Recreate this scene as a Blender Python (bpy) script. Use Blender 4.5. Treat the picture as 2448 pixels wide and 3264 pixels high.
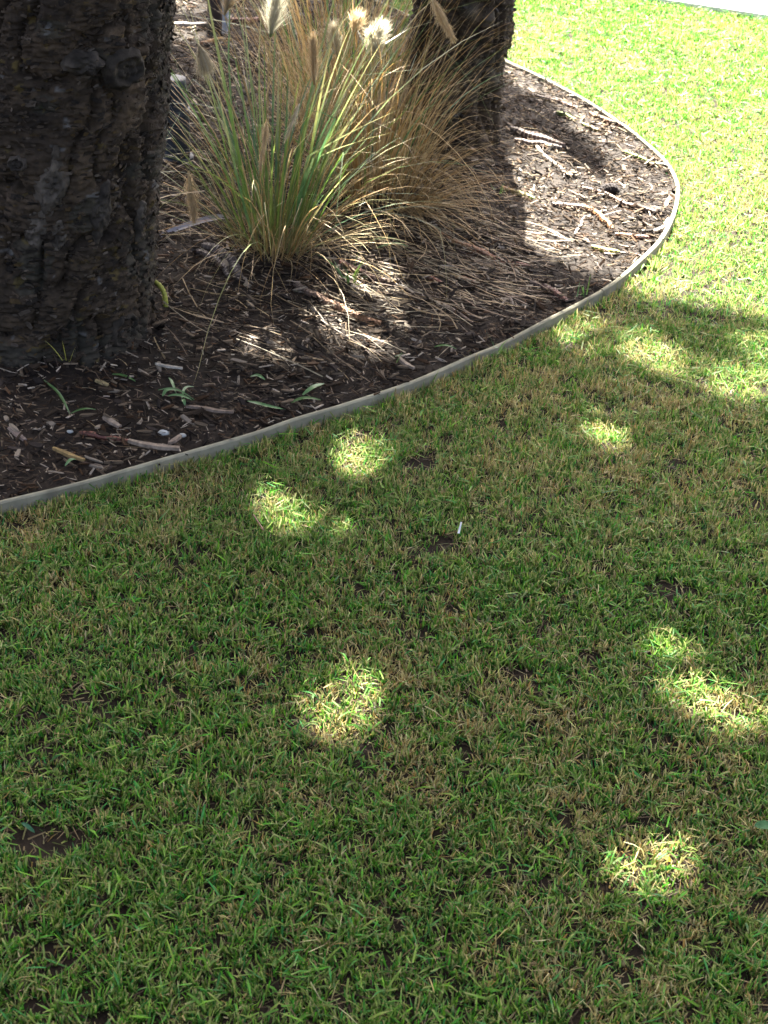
import bpy, math, random
import numpy as np
from mathutils import Vector, Matrix

for o in list(bpy.data.objects):
    bpy.data.objects.remove(o)
S = bpy.context.scene
C = S.collection
rng = np.random.default_rng(11)
random.seed(11)

# ------------------------------------------------------------------ camera, sky, sun, exposure
FPX, PITCH, ROLL, CAMH = 5000.0, math.radians(32.0), math.radians(4.0), 1.5
_F = np.array([0, math.cos(PITCH), -math.sin(PITCH)])
_U = np.array([0, math.sin(PITCH), math.cos(PITCH)])
_R = np.array([1.0, 0, 0])
_X = math.cos(ROLL) * _R + math.sin(ROLL) * _U
_Y = -math.sin(ROLL) * _R + math.cos(ROLL) * _U
CAMP = np.array([0, 0, CAMH])
cam = bpy.data.cameras.new('camera')
cam.sensor_fit = 'VERTICAL'
cam.sensor_height = 36.0
cam.lens = FPX / 3264 * 36
cam.clip_start, cam.clip_end = 0.05, 2000
camo = bpy.data.objects.new('camera', cam)
C.objects.link(camo)
camo.matrix_world = Matrix(((_X[0], _Y[0], -_F[0], 0), (_X[1], _Y[1], -_F[1], 0), (_X[2], _Y[2], -_F[2], CAMH), (0, 0, 0, 1)))
S.camera = camo
cam.dof.use_dof = True
cam.dof.focus_distance = 2.75
cam.dof.aperture_fstop = 13.0

SUN_EL, SUN_AZ = math.radians(55), -0.08          # azimuth clockwise from +Y (behind the trees)
SUND = np.array([math.sin(SUN_AZ) * math.cos(SUN_EL), math.cos(SUN_AZ) * math.cos(SUN_EL), math.sin(SUN_EL)])
W = bpy.data.worlds.new('World')
S.world = W
W.use_nodes = True
nt = W.node_tree
sky = nt.nodes.new('ShaderNodeTexSky')
sky.sky_type = 'NISHITA'
sky.sun_disc = False
sky.sun_elevation = SUN_EL
sky.sun_rotation = SUN_AZ
sky.dust_density = 9.0
sky.ozone_density = 0.4
sky.air_density = 0.6
nt.links.new(sky.outputs[0], nt.nodes['Background'].inputs[0])
nt.nodes['Background'].inputs[1].default_value = 0.051
sun = bpy.data.lights.new('sun', 'SUN')
sun.energy = 5.0
sun.angle = math.radians(0.5)
sun.color = (1.0, 0.95, 0.86)
suno = bpy.data.objects.new('sun', sun)
C.objects.link(suno)
suno.rotation_euler = Vector(SUND).to_track_quat('Z', 'Y').to_euler()
S.view_settings.view_transform = 'Standard'
S.view_settings.look = 'None'
S.view_settings.gamma = 1
S.view_settings.use_curve_mapping = False
S.view_settings.exposure = 4.55
S.render.engine = 'CYCLES'
S.cycles.max_bounces = 8
S.cycles.transparent_max_bounces = 8

# ------------------------------------------------------------------ helpers
def ray(u, v):
    x, y = (u - 1224) / FPX, -(v - 1632) / FPX
    return _F + x * _X + y * _Y

def G(u, v, z=0.0):                                # photo direction -> point of the ground at height z
    d = ray(u, v)
    return CAMP + d * ((z - CAMH) / d[2])

def D(u, v, y):                                    # photo direction -> point at distance y into the place
    d = ray(u, v)
    return CAMP + d * (y / d[1])

def proj(P):
    q = np.asarray(P) - CAMP
    zc = q @ _F
    return 1224 + FPX * (q @ _X) / zc, 1632 - FPX * (q @ _Y) / zc

def pip(x, y, poly):
    poly = np.asarray(poly)
    ins = np.zeros(x.shape, bool)
    j = len(poly) - 1
    for i in range(len(poly)):
        xi, yi = poly[i]
        xj, yj = poly[j]
        if yi != yj:
            ins ^= ((yi > y) != (yj > y)) & (x < (xj - xi) * (y - yi) / (yj - yi) + xi)
        j = i
    return ins

def _h(i, j, k, s):
    n = (i * 374761393 + j * 668265263 + k * 2147483647 % 1274126177 + k * 1274126177 + s * 974711) & 0xFFFFFFFF
    n = ((n ^ (n >> 13)) * 1274126177) & 0xFFFFFFFF
    n = ((n ^ (n >> 16)) * 2246822519) & 0xFFFFFFFF
    return (n ^ (n >> 15)).astype(np.float64) / 4294967295.0

def noise3(x, y, z, s=0):
    x, y, z = np.broadcast_arrays(x, y, z)
    i, j, k = np.floor(x).astype(np.int64), np.floor(y).astype(np.int64), np.floor(z).astype(np.int64)
    fx, fy, fz = x - i, y - j, z - k
    fx, fy, fz = (f * f * (3 - 2 * f) for f in (fx, fy, fz))
    r = 0
    for a in (0, 1):
        wa = fx if a else 1 - fx
        for b in (0, 1):
            wb = fy if b else 1 - fy
            for c in (0, 1):
                r = r + wa * wb * (fz if c else 1 - fz) * _h(i + a, j + b, k + c, s)
    return r

def fbm(x, y, s=0, o=3):
    r, a, t = 0, 1.0, 0
    for q in range(o):
        r = r + a * noise3(x * 2 ** q, y * 2 ** q, np.zeros_like(x), s + q)
        t += a
        a *= 0.5
    return r / t

def mesh(name, V, F, mat, col=None, smooth=True):
    V = np.asarray(V, np.float32)
    F = np.asarray(F, np.int32)
    me = bpy.data.meshes.new(name)
    me.vertices.add(len(V))
    me.vertices.foreach_set('co', V.ravel())
    k = F.shape[1]
    me.loops.add(F.size)
    me.loops.foreach_set('vertex_index', F.ravel())
    me.polygons.add(len(F))
    me.polygons.foreach_set('loop_start', np.arange(0, F.size, k, dtype=np.int32))
    me.polygons.foreach_set('loop_total', np.full(len(F), k, np.int32))
    me.polygons.foreach_set('use_smooth', np.full(len(F), smooth))
    if col is not None:
        a = me.color_attributes.new('tint', 'FLOAT_COLOR', 'POINT')
        c = np.ones((len(V), 4), np.float32)
        c[:, :3] = col
        a.data.foreach_set('color', c.ravel())
    me.update(calc_edges=True)
    me.materials.append(mat)
    return me

def link(name, me, parent=None, loc=None, rot=None):
    o = bpy.data.objects.new(name, me)
    C.objects.link(o)
    if parent:
        o.parent = parent
    if loc is not None:
        o.location = [float(q) for q in loc]
    if rot is not None:
        o.rotation_euler = [float(q) for q in rot]
    return o

def tag(o, label, cat, group=None):
    o['label'], o['category'] = label, cat
    if group:
        o['group'] = group
    return o

def empty(name, loc):
    return link(name, None, None, loc)

def strips(P, Wd, Sd, col):
    """P n,k,3 centrelines; Wd n,k half widths; Sd n,3 or n,k,3 side vectors; col n,3 or n,k,3."""
    n, k = P.shape[:2]
    if Sd.ndim == 2:
        Sd = np.repeat(Sd[:, None], k, 1)
    if col.ndim == 2:
        col = np.repeat(col[:, None], k, 1)
    off = Sd * Wd[..., None]
    V = np.stack([P - off, P + off], 2).reshape(-1, 3)
    c = np.repeat(col[:, :, None], 2, 2).reshape(-1, 3)
    b = (np.arange(n)[:, None] * k + np.arange(k - 1)[None]) * 2
    F = np.stack([b, b + 1, b + 3, b + 2], -1).reshape(-1, 4)
    return V, F, c

def join(parts):
    V, F, c, n = [], [], [], 0
    for v, f, k in parts:
        V.append(v); F.append(f + n); c.append(k)
        n += len(v)
    return np.concatenate(V), np.concatenate(F), np.concatenate(c)

def nrm(a):
    return a / np.maximum(np.linalg.norm(a, axis=-1, keepdims=True), 1e-9)

def catmull(P, m):
    P = np.asarray(P, float)
    Q = np.vstack([2 * P[0] - P[1], P, 2 * P[-1] - P[-2]])
    out = []
    for i in range(1, len(Q) - 2):
        t = np.linspace(0, 1, m, endpoint=False)[:, None]
        a, b, c, d = Q[i - 1], Q[i], Q[i + 1], Q[i + 2]
        out.append(0.5 * (2 * b + (c - a) * t + (2 * a - 5 * b + 4 * c - d) * t ** 2 + (3 * b - a - 3 * c + d) * t ** 3))
    out.append(P[-1:])
    return np.vstack(out)

def tube(path, rad, n=7, scales=0.0, col=(0.1, 0.07, 0.05), col2=None):
    """Tapered tube with closed ends; scales > 0 gives the overlapping needle scales of an araucaria cord."""
    path = np.asarray(path, float)
    m = len(path)
    T = nrm(np.gradient(path, axis=0))
    up = np.array([0.03, 0.05, 1.0])
    A = nrm(np.cross(T, up))
    B = np.cross(T, A)
    th = np.arange(n) * 2 * math.pi / n
    r = np.broadcast_to(rad, (m,))[:, None] * np.ones((1, n))
    if scales:
        r = r * (1 + scales * (((np.arange(m)[:, None] + 2 * (np.arange(n) % 2)[None]) % 4) / 3.0 - 0.4)) * (0.93 + 0.14 * rng.random((m, n)))
    V = path[:, None] + r[..., None] * (np.cos(th)[None, :, None] * A[:, None] + np.sin(th)[None, :, None] * B[:, None])
    V = np.vstack([V.reshape(-1, 3), path[:1], path[-1:]])
    a, b = np.meshgrid(np.arange(m - 1), np.arange(n), indexing='ij')
    b2 = (b + 1) % n
    F = np.stack([a * n + b, a * n + b2, (a + 1) * n + b2, (a + 1) * n + b], -1).reshape(-1, 4)
    i = np.arange(n)
    c0 = np.stack([np.full(n, m * n), (i + 1) % n, i, i], -1)
    c1 = np.stack([np.full(n, m * n + 1), (m - 1) * n + i, (m - 1) * n + (i + 1) % n, (m - 1) * n + (i + 1) % n], -1)
    # caps as quads with a midpoint: keep four different corners
    V = np.vstack([V, V[:n] * 0.5 + V[m * n] * 0.5, V[(m - 1) * n:m * n] * 0.5 + V[m * n + 1] * 0.5])
    h0, h1 = m * n + 2, m * n + 2 + n
    k0 = np.stack([i, h0 + i, h0 + (i + 1) % n, (i + 1) % n], -1)
    k1 = np.stack([(m - 1) * n + (i + 1) % n, h1 + (i + 1) % n, h1 + i, (m - 1) * n + i], -1)
    F = np.vstack([F, k0, k1])
    if n % 2 == 0:
        for q in range(0, n, 2):
            F = np.vstack([F, [[m * n, h0 + (q + 2) % n, h0 + q + 1, h0 + q]], [[m * n + 1, h1 + q, h1 + q + 1, h1 + (q + 2) % n]]])
    t = np.linspace(0, 1, m)[:, None, None]
    c = np.array(col)[None, None] * (1 - t) + np.array(col if col2 is None else col2)[None, None] * t
    c = c * (0.75 + 0.5 * rng.random((m, n, 1)))
    c = np.vstack([c.reshape(-1, 3), [col], [col if col2 is None else col2], np.tile(col, (n, 1)), np.tile(col if col2 is None else col2, (n, 1))])
    return V, F, c

# ------------------------------------------------------------------ materials
def mat(name, rough=0.7, transl=0.0, spec=0.3, col=None, var=0.25, vscale=40, bump=0.0, bscale=200, sheen=0.0):
    m = bpy.data.materials.new(name)
    m.use_nodes = True
    t = m.node_tree
    p = t.nodes['Principled BSDF']
    out = t.nodes['Material Output']
    p.inputs['Roughness'].default_value = rough
    p.inputs['Specular IOR Level'].default_value = spec
    if col is None:
        a = t.nodes.new('ShaderNodeVertexColor')
        a.layer_name = 'tint'
        src = a.outputs['Color']
    else:
        a = t.nodes.new('ShaderNodeRGB')
        a.outputs[0].default_value = (*col, 1)
        src = a.outputs[0]
    co = t.nodes.new('ShaderNodeTexCoord')
    n = t.nodes.new('ShaderNodeTexNoise')
    n.inputs['Scale'].default_value = vscale
    n.inputs['Detail'].default_value = 6
    t.links.new(co.outputs['Object'], n.inputs['Vector'])
    r = t.nodes.new('ShaderNodeMapRange')
    r.inputs['From Min'].default_value = 0.3
    r.inputs['From Max'].default_value = 0.7
    r.inputs['To Min'].default_value = 1 - var
    r.inputs['To Max'].default_value = 1 + var
    t.links.new(n.outputs['Fac'], r.inputs['Value'])
    mx = t.nodes.new('ShaderNodeVectorMath')
    mx.operation = 'SCALE'
    t.links.new(src, mx.inputs[0])
    t.links.new(r.outputs[0], mx.inputs['Scale'])
    t.links.new(mx.outputs[0], p.inputs['Base Color'])
    if bump:
        nb = t.nodes.new('ShaderNodeTexNoise')
        nb.inputs['Scale'].default_value = bscale
        nb.inputs['Detail'].default_value = 8
        t.links.new(co.outputs['Object'], nb.inputs['Vector'])
        b = t.nodes.new('ShaderNodeBump')
        b.inputs['Strength'].default_value = bump
        b.inputs['Distance'].default_value = 0.0015
        t.links.new(nb.outputs['Fac'], b.inputs['Height'])
        t.links.new(b.outputs[0], p.inputs['Normal'])
    if transl:
        tr = t.nodes.new('ShaderNodeBsdfTranslucent')
        t.links.new(mx.outputs[0], tr.inputs['Color'])
        ms = t.nodes.new('ShaderNodeMixShader')
        ms.inputs[0].default_value = transl
        t.links.new(p.outputs[0], ms.inputs[1])
        t.links.new(tr.outputs[0], ms.inputs[2])
        t.links.new(ms.outputs[0], out.inputs['Surface'])
    return m

M_blade = mat('grass_blade', 0.5, 0.45, 0.12, var=0.15, vscale=90)
M_leaf = mat('long_leaf', 0.38, 0.42, 0.45, var=0.2, vscale=60)
M_dry = mat('dry_strand', 0.6, 0.3, 0.3, var=0.25, vscale=60)
M_plume = mat('plume_bristle', 0.7, 0.5, 0.2, var=0.1, vscale=60)
M_chip = mat('wood_chip', 0.85, 0, 0.1, var=0.35, vscale=120, bump=0.5, bscale=400)
M_twig = mat('twig_bark', 0.6, 0, 0.35, var=0.25, vscale=150)
M_bark = mat('trunk_bark', 0.88, 0, 0.2, var=0.4, vscale=70, bump=0.8, bscale=260)
M_soil = mat('lawn_soil', 0.95, 0, 0.1, col=(0.011, 0.008, 0.005), var=0.4, vscale=30, bump=0.8, bscale=120)
M_mulch = mat('mulch_base', 0.92, 0, 0.15, col=(0.010, 0.007, 0.0045), var=0.5, vscale=60, bump=1.0, bscale=150)
M_edge = mat("edging_concrete", 0.85, 0, 0.2, col=(0.16, 0.15, 0.105), var=0.35, vscale=18, bump=0.35, bscale=300)
M_path = mat('path_concrete', 0.85, 0, 0.2, col=(0.62, 0.6, 0.56), var=0.06, vscale=20, bump=0.1, bscale=300)
M_crown = mat('crown_cord', 0.55, 0.1, 0.3, var=0.2, vscale=20)
M_plain = mat('small_things', 0.6, 0, 0.3, var=0.15, vscale=60, bump=0.15)

# ------------------------------------------------------------------ the setting
T1B, T1L, T1R = (-0.745, 2.985), (0.125, 0.02, -0.10), 0.205
T2B, T2L, T2R = (0.110, 4.36), (0.025, 0.02, -0.105), 0.135  # upper trunk, out of view, bent to keep its shadow off the sun flecks
KERB_Z = 0.031
KPX = [(0, 1600), (241, 1543), (482, 1475), (800, 1384), (941, 1335), (1110, 1285), (1327, 1212), (1500, 1136), (1600, 1095), (1728, 1028), (1850, 965), (1958, 902),
       (2048, 826), (2111, 762), (2150, 690), (2166, 625), (2162, 572), (2131, 516), (2085, 470), (2009, 409), (1886, 327), (1804, 281), (1702, 230), (1631, 199)]
K = np.array([G(u, v, KERB_Z)[:2] for u, v in KPX])
a0 = nrm(K[0] - K[2]); a1 = nrm(K[-1] - K[-3])
pre = [K[0] + a0 * t + np.array([-0.03, 0.06]) * t * t for t in (4.0, 2.4, 1.4, 0.8, 0.42, 0.18)]
post_ = [K[-1] + a1 * t + np.array([-0.03, 0.02]) * t * t for t in (0.18, 0.42, 0.8, 1.4, 2.4, 4.0, 6.0)]
K = np.vstack([pre, K, post_])
KL = catmull(K, 9)                                # kerb line, front top arris
BED = np.vstack([KL, [[-12, 12], [-12, 2]]])

def kdist(x, y):
    out = np.full(x.shape, 9.0)
    for q in KL[::2]:
        out = np.minimum(out, np.hypot(x - q[0], y - q[1]))
    return out

def mz(x, y):                                      # height of the mulch surface
    x = np.asarray(x, float); y = np.asarray(y, float)
    d = kdist(x, y)
    mound = 0.022 * np.exp(-np.maximum(np.hypot(x - T1B[0], y - T1B[1]) - 0.20, 0) / 0.05) + 0.016 * np.exp(-np.maximum(np.hypot(x - T2B[0], y - T2B[1]) - 0.135, 0) / 0.05)
    return 0.019 + 0.045 * np.minimum(d, 0.8) + mound + 0.014 * (fbm(x * 9, y * 9, 5) - 0.5) * np.minimum(1, d * 12)

# ground: one sheet to the horizon
gx = np.concatenate([[-600, -60, -12], np.linspace(-4, 4, 101), [12, 60, 600]])
gy = np.concatenate([[-600, -60, -8], np.linspace(0, 8, 101), [14, 60, 600]])
X, Yg = np.meshgrid(gx, gy, indexing='ij')
inn = (np.abs(X) < 4.1) & (Yg > -0.1) & (Yg < 8.1)
Zg = np.where(inn, 0.010 * (fbm(X * 14, Yg * 14, 3) - 0.5), 0)
ni, nj = X.shape
a, b = np.meshgrid(np.arange(ni - 1), np.arange(nj - 1), indexing='ij')
Fq = np.stack([a * nj + b, (a + 1) * nj + b, (a + 1) * nj + b + 1, a * nj + b + 1], -1).reshape(-1, 4)
ground = link('ground', mesh('ground', np.stack([X, Yg, Zg], -1).reshape(-1, 3), Fq, M_soil))
ground['kind'] = 'structure'

# pale path beyond the lawn
p0, p1 = G(2110, 14)[:2], G(2448, 66)[:2]
pd = nrm(p1 - p0)
pn = np.array([-pd[1], pd[0]])
if pn[1] < 0:
    pn = -pn
pv = []
for t in np.linspace(-30, 30, 61):
    for w in (0.0, 1.9):
        q = p0 + pd * t + pn * w
        pv.append((q[0], q[1], 0.022))
Fp = np.array([[2 * i, 2 * i + 2, 2 * i + 3, 2 * i + 1] for i in range(60)])
n0 = len(pv)
pv = np.array(pv)
low = pv.copy(); low[:, 2] = -0.03
Vp = np.vstack([pv, low])
Fs = np.array([[2 * i + s, 2 * i + 2 + s, n0 + 2 * i + 2 + s, n0 + 2 * i + s] for i in range(60) for s in (0, 1)])
path = link('path', mesh('path', Vp, np.vstack([Fp, Fs]), M_path, smooth=False))
path['kind'] = 'structure'

# mulch bed surface: grid clipped to the bed
mx_ = np.arange(-3.2, 1.2, 0.02); my_ = np.arange(1.2, 7.6, 0.02)
X, Ym = np.meshgrid(mx_, my_, indexing='ij')
ins = pip(X.ravel(), Ym.ravel(), BED).reshape(X.shape)
ins &= (kdist(X, Ym) > 0.006)
Zm = mz(X, Ym) + 0.010 * (noise3(X * 55, Ym * 55, 0 * X, 8) - 0.5)
ni, nj = X.shape
idx = np.arange(ni * nj).reshape(ni, nj)
ok = ins[:-1, :-1] & ins[1:, :-1] & ins[1:, 1:] & ins[:-1, 1:]
Fm = np.stack([idx[:-1, :-1][ok], idx[1:, :-1][ok], idx[1:, 1:][ok], idx[:-1, 1:][ok]], -1)
used, inv = np.unique(Fm, return_inverse=True)
Vm = np.stack([X, Ym, Zm], -1).reshape(-1, 3)[used]
mulch = link('mulch_bed', mesh('mulch_bed', Vm, inv.reshape(-1, 4), M_mulch))
mulch['kind'] = 'structure'
mulch['label'] = 'dark wood chip mulch bed curving round the two tree trunks'

# ------------------------------------------------------------------ edging: boards butted end to end along the kerb line
T = nrm(np.gradient(KL, axis=0))
Nn = np.stack([-T[:, 1], T[:, 0]], -1)             # towards the bed or away: fix the sign
mid = len(KL) // 2
if not pip(np.array([KL[mid, 0] + Nn[mid, 0] * 0.05]), np.array([KL[mid, 1] + Nn[mid, 1] * 0.05]), BED)[0]:
    Nn = -Nn
edging = empty('garden_edging', (*KL[mid], 0))
tag(edging, 'narrow pale grey edging strip curving between the lawn and the mulch bed', 'garden edging')
TH = 0.010
kp = np.stack(proj(np.column_stack([KL, np.full(len(KL), KERB_Z)])))
cut = [0] + [int(np.argmin(np.hypot(kp[0] - u, kp[1] - v))) for u, v in ((1905, 903), (2060, 410))] + [len(KL) - 1]
for ci in range(len(cut) - 1):
    i0, i1 = cut[ci], cut[ci + 1]
    L = KL[i0:i1 + 1].copy()
    N2 = Nn[i0:i1 + 1]; T2 = T[i0:i1 + 1]
    L[0] += T2[0] * 0.0012; L[-1] -= T2[-1] * 0.0012
    zt = KERB_Z + 0.0022 * (noise3(L[:, 0] * 3, L[:, 1] * 3, 0, 31) - 0.5) + 0.003 * ((ci * 7) % 3 - 1) * 0.5
    prof = [(0, -0.05), (0, -0.003), (0.003, 0.0), (TH - 0.003, 0.0), (TH, -0.003), (TH, -0.05)]
    V = np.stack([np.column_stack([L + N2 * w, zt + (z if z > -0.04 else -0.07)]) for w, z in prof], 1)
    V[..., :2] += 0.0006 * (rng.random(V.shape[:2] + (1,)) - 0.5)
    m = len(L); k = len(prof)
    a, b = np.meshgrid(np.arange(m - 1), np.arange(k), indexing='ij')
    F = np.stack([a * k + b, a * k + (b + 1) % k, (a + 1) * k + (b + 1) % k, (a + 1) * k + b], -1).reshape(-1, 4)
    e0 = np.array([[0, 1, 2, 3], [0, 3, 4, 5]]); e1 = (m - 1) * k + e0[:, ::-1]
    V = V.reshape(-1, 3) - [KL[mid, 0], KL[mid, 1], 0]
    link('edging_board', mesh('edging_board', V, np.vstack([F, e0, e1]), M_edge, smooth=False), edging)

# ------------------------------------------------------------------ lawn grass
def in_lawn(x, y):
    okp = ((np.column_stack([x, y]) - p0) @ pn) < 0.02
    bed = pip(x, y, BED)
    near = kdist(x, y)
    return okp & ~bed & (near > 0.002)

def lawn_tufts(n, xr, yr):
    x = rng.uniform(*xr, n); y = rng.uniform(*yr, n)
    return x, y

tx, ty = [], []
x, y = lawn_tufts(74000, (-0.95, 1.05), (1.05, 3.3)); tx.append(x); ty.append(y)
x, y = lawn_tufts(52000, (-0.1, 1.8), (3.3, 6.7)); tx.append(x); ty.append(y)
x, y = lawn_tufts(7000, (-2.2, 2.6), (-0.2, 7.0))
keep = ~(((np.abs(x - 0.05) < 1.0) & (y > 1.05) & (y < 3.3)) | ((x > -0.1) & (x < 1.8) & (y > 3.3)))
tx.append(x[keep]); ty.append(y[keep])
tx = np.concatenate(tx); ty = np.concatenate(ty)
inside = in_lawn(tx, ty)
u_, v_ = proj(np.column_stack([tx, ty, 0 * tx]))
bare = np.zeros(len(tx))
for (bu, bv, bw, bh) in [(150, 2690, 150, 60), (1410, 1745, 60, 30), (330, 2245, 90, 30), (2140, 1890, 100, 28), (1330, 1480, 60, 25), (1870, 2100, 50, 25), (1000, 2020, 40, 22), (1640, 2150, 60, 25)]:
    c = G(bu, bv)
    ex = np.linalg.norm(G(bu + bw, bv) - c); ey = np.linalg.norm(G(bu, bv + bh) - c)
    bare = np.maximum(bare, np.exp(-((tx - c[0]) / ex) ** 2 - ((ty - c[1]) / ey) ** 2))
gapn = fbm(tx * 36, ty * 36, 17, 2)
inside &= ~((bare > 0.4) & (rng.random(len(tx)) < 0.9)) & ~((gapn < 0.31) & (ty < 3.6) & (rng.random(len(tx)) < 0.7))
tx, ty = tx[inside], ty[inside]
nb = rng.integers(5, 8, len(tx))
bx = np.repeat(np.arange(len(tx)), nb)
nB = len(bx)
far = np.clip((ty[bx] - 3.0) / 3.0, 0, 1)
dead_p = fbm(tx * 2.2, ty * 2.2, 41, 3)
dead_q = fbm(tx * 30, ty * 30, 43, 2)
tfar = np.clip((ty - 3.2) / 1.2, 0, 1)
tuft_dead = np.clip(0.22 - 0.14 * tfar + 1.2 * (dead_p - 0.5) + 1.5 * (dead_q - 0.5), 0.04, 0.85)
th_h = (0.75 + 0.6 * fbm(tx * 16, ty * 16, 51, 2)) * (1 + 0.35 * (kdist(tx, ty) < 0.035))
isdead = rng.random(nB) < tuft_dead[bx]
phi = rng.uniform(0, 2 * math.pi, nB)
tl_ = rng.normal(0, 0.22, (len(tx), 2))
lean = np.abs(rng.normal(0.26, 0.24, nB))
lying = rng.random(nB) < 0.07
lean = np.where(lying, rng.uniform(1.1, 1.5, nB), np.minimum(lean, 1.3))
Ln = rng.uniform(0.010, 0.022, nB) * th_h[bx] * np.where(lying, 1.4, 1)
wd = rng.uniform(0.0007, 0.0017, nB) * (1 + 0.35 * far) * np.where(isdead, 0.85, 1)
wd = np.where(lying & isdead, wd * 0.6, wd)
r0 = rng.uniform(0.0, 0.006, nB)
dirh = np.stack([np.cos(phi), np.sin(phi), 0 * phi], -1)
base = np.stack([tx[bx], ty[bx], 0 * phi - 0.002], -1) + dirh * r0[:, None]
base[:, 2] += np.where(lying, rng.uniform(0.006, 0.02, nB), 0)
bend = rng.normal(0.25, 0.3, nB)
def blade_pt(s):
    ang = lean + bend * s
    q = np.stack([np.cos(phi) * np.sin(ang), np.sin(phi) * np.sin(ang), np.cos(ang)], -1)
    q[:, :2] += np.where(lying[:, None], 0, tl_[bx])
    return nrm(q)
P1 = base + blade_pt(0.0) * (Ln * 0.5)[:, None]
P2 = P1 + blade_pt(1.0) * (Ln * 0.5)[:, None]
sa = phi + math.pi / 2 + rng.normal(0, 0.6, nB)
Sd = np.stack([np.cos(sa), np.sin(sa), rng.normal(0, 0.25, nB)], -1)
P = np.stack([base, P1, P2], 1)
tipw = np.where(rng.random(nB) < 0.45, 0.62, 0.12)
Wd = np.stack([wd * 0.8, wd, wd * tipw], 1)
greens = np.array([(0.044, 0.168, 0.012), (0.027, 0.126, 0.012), (0.085, 0.200, 0.016), (0.026, 0.132, 0.028), (0.066, 0.160, 0.020)])
deads = np.array([(0.28, 0.235, 0.10), (0.23, 0.19, 0.07), (0.31, 0.28, 0.15), (0.20, 0.13, 0.04), (0.21, 0.205, 0.07)])
cg = greens[rng.integers(0, 5, nB)]; cd = deads[rng.integers(0, 5, nB)]
yl = (rng.random(nB) < 0.28)[:, None]
cg = np.where(yl, cg * 0.5 + np.array([0.16, 0.17, 0.04]) * 0.5, cg)
cb = np.where(isdead[:, None], cd, cg) * rng.uniform(0.5, 1.45, (nB, 1))
tipc = np.where((rng.random(nB) < 0.5 - 0.35 * far)[:, None], cb * 0.35 + 0.65 * np.array([0.30, 0.26, 0.12]), cb)
col = np.stack([cb * 0.6 + 0.4 * np.array([0.09, 0.075, 0.025]), cb, tipc], 1)
sel = base[:, 1] < 2.25
ga = strips(P[sel], Wd[sel], Sd[sel], col[sel])
P_, W_, c2_ = P[~sel][:, [0, 2]], Wd[~sel][:, [1, 2]], col[~sel][:, [1, 2]]
gb_ = strips(P_, W_, Sd[~sel], c2_)
nt_ = 80000
hx = rng.uniform(-1.3, 1.9, nt_); hy = rng.uniform(0.9, 6.6, nt_)
k_ = in_lawn(hx, hy) & (rng.random(nt_) < np.where(hy < 3.3, 1.0, 0.5))
hx, hy = hx[k_], hy[k_]; nt_ = len(hx)
ha = rng.uniform(0, 6.283, nt_); hl = rng.uniform(0.008, 0.028, nt_)
hd = np.stack([np.cos(ha), np.sin(ha), rng.normal(0, 0.15, nt_)], -1)
hp = np.stack([hx, hy, rng.uniform(0.003, 0.010, nt_)], -1)
hc = np.array([(0.07, 0.05, 0.028), (0.04, 0.028, 0.016), (0.16, 0.12, 0.06), (0.09, 0.085, 0.03), (0.05, 0.07, 0.015)])[rng.integers(0, 5, nt_)] * rng.uniform(0.6, 1.3, (nt_, 1))
hs = np.stack([-np.sin(ha), np.cos(ha), rng.normal(0, 0.4, nt_)], -1)
gt = strips(np.stack([hp - hd * hl[:, None] / 2, hp + hd * hl[:, None] / 2], 1), rng.uniform(0.0005, 0.0014, (nt_, 1)) * np.array([[1, 0.6]]), hs, hc)
V, F, c = join([ga, gb_, gt])
lawn = link('grass', mesh('grass', V, F, M_blade, c))
lawn['kind'] = 'stuff'
lawn['label'] = 'short mown lawn of green and straw coloured blades'

# ------------------------------------------------------------------ mulch chips
def chip_geo(L, Wc, H, seed, n=4):
    r = np.random.default_rng(seed)
    s = np.linspace(-0.5, 0.5, n)
    bendx = r.normal(0, 0.06) * (s ** 2) * L * 4
    w = Wc * np.array([0.5 + 0.4 * r.random(), 1, 0.85 + 0.3 * r.random(), 0.25 + 0.6 * r.random()] if n == 4 else [0.4 + 0.6 * r.random(), 0.3 + 0.7 * r.random()]) * 0.5
    h = H * (0.6 + 0.6 * r.random(n)) * 0.5
    lift = r.normal(0, 0.05) * L * (s + 0.5) ** 2
    V = []
    for i in range(n):
        sk = r.normal(0, 0.12) * L * (i in (0, n - 1))
        V += [(s[i] * L + sk, bendx[i] - w[i], lift[i] - h[i]), (s[i] * L, bendx[i] + w[i], lift[i] - h[i]),
              (s[i] * L, bendx[i] + w[i] * 0.8, lift[i] + h[i]), (s[i] * L + sk, bendx[i] - w[i] * 0.8, lift[i] + h[i])]
    F = []
    for i in range(n - 1):
        for j in range(4):
            F.append((i * 4 + j, i * 4 + (j + 1) % 4, (i + 1) * 4 + (j + 1) % 4, (i + 1) * 4 + j))
    F = [q for q in F if n == 4 or F.index(q) != 0] + [(3, 2, 1, 0), (n * 4 - 4, n * 4 - 3, n * 4 - 2, n * 4 - 1)]
    return np.array(V), np.array(F)

def rotm(rx, ry, rz):
    return np.array(Matrix.Rotation(rz, 3, 'Z') @ Matrix.Rotation(ry, 3, 'Y') @ Matrix.Rotation(rx, 3, 'X'))

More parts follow.
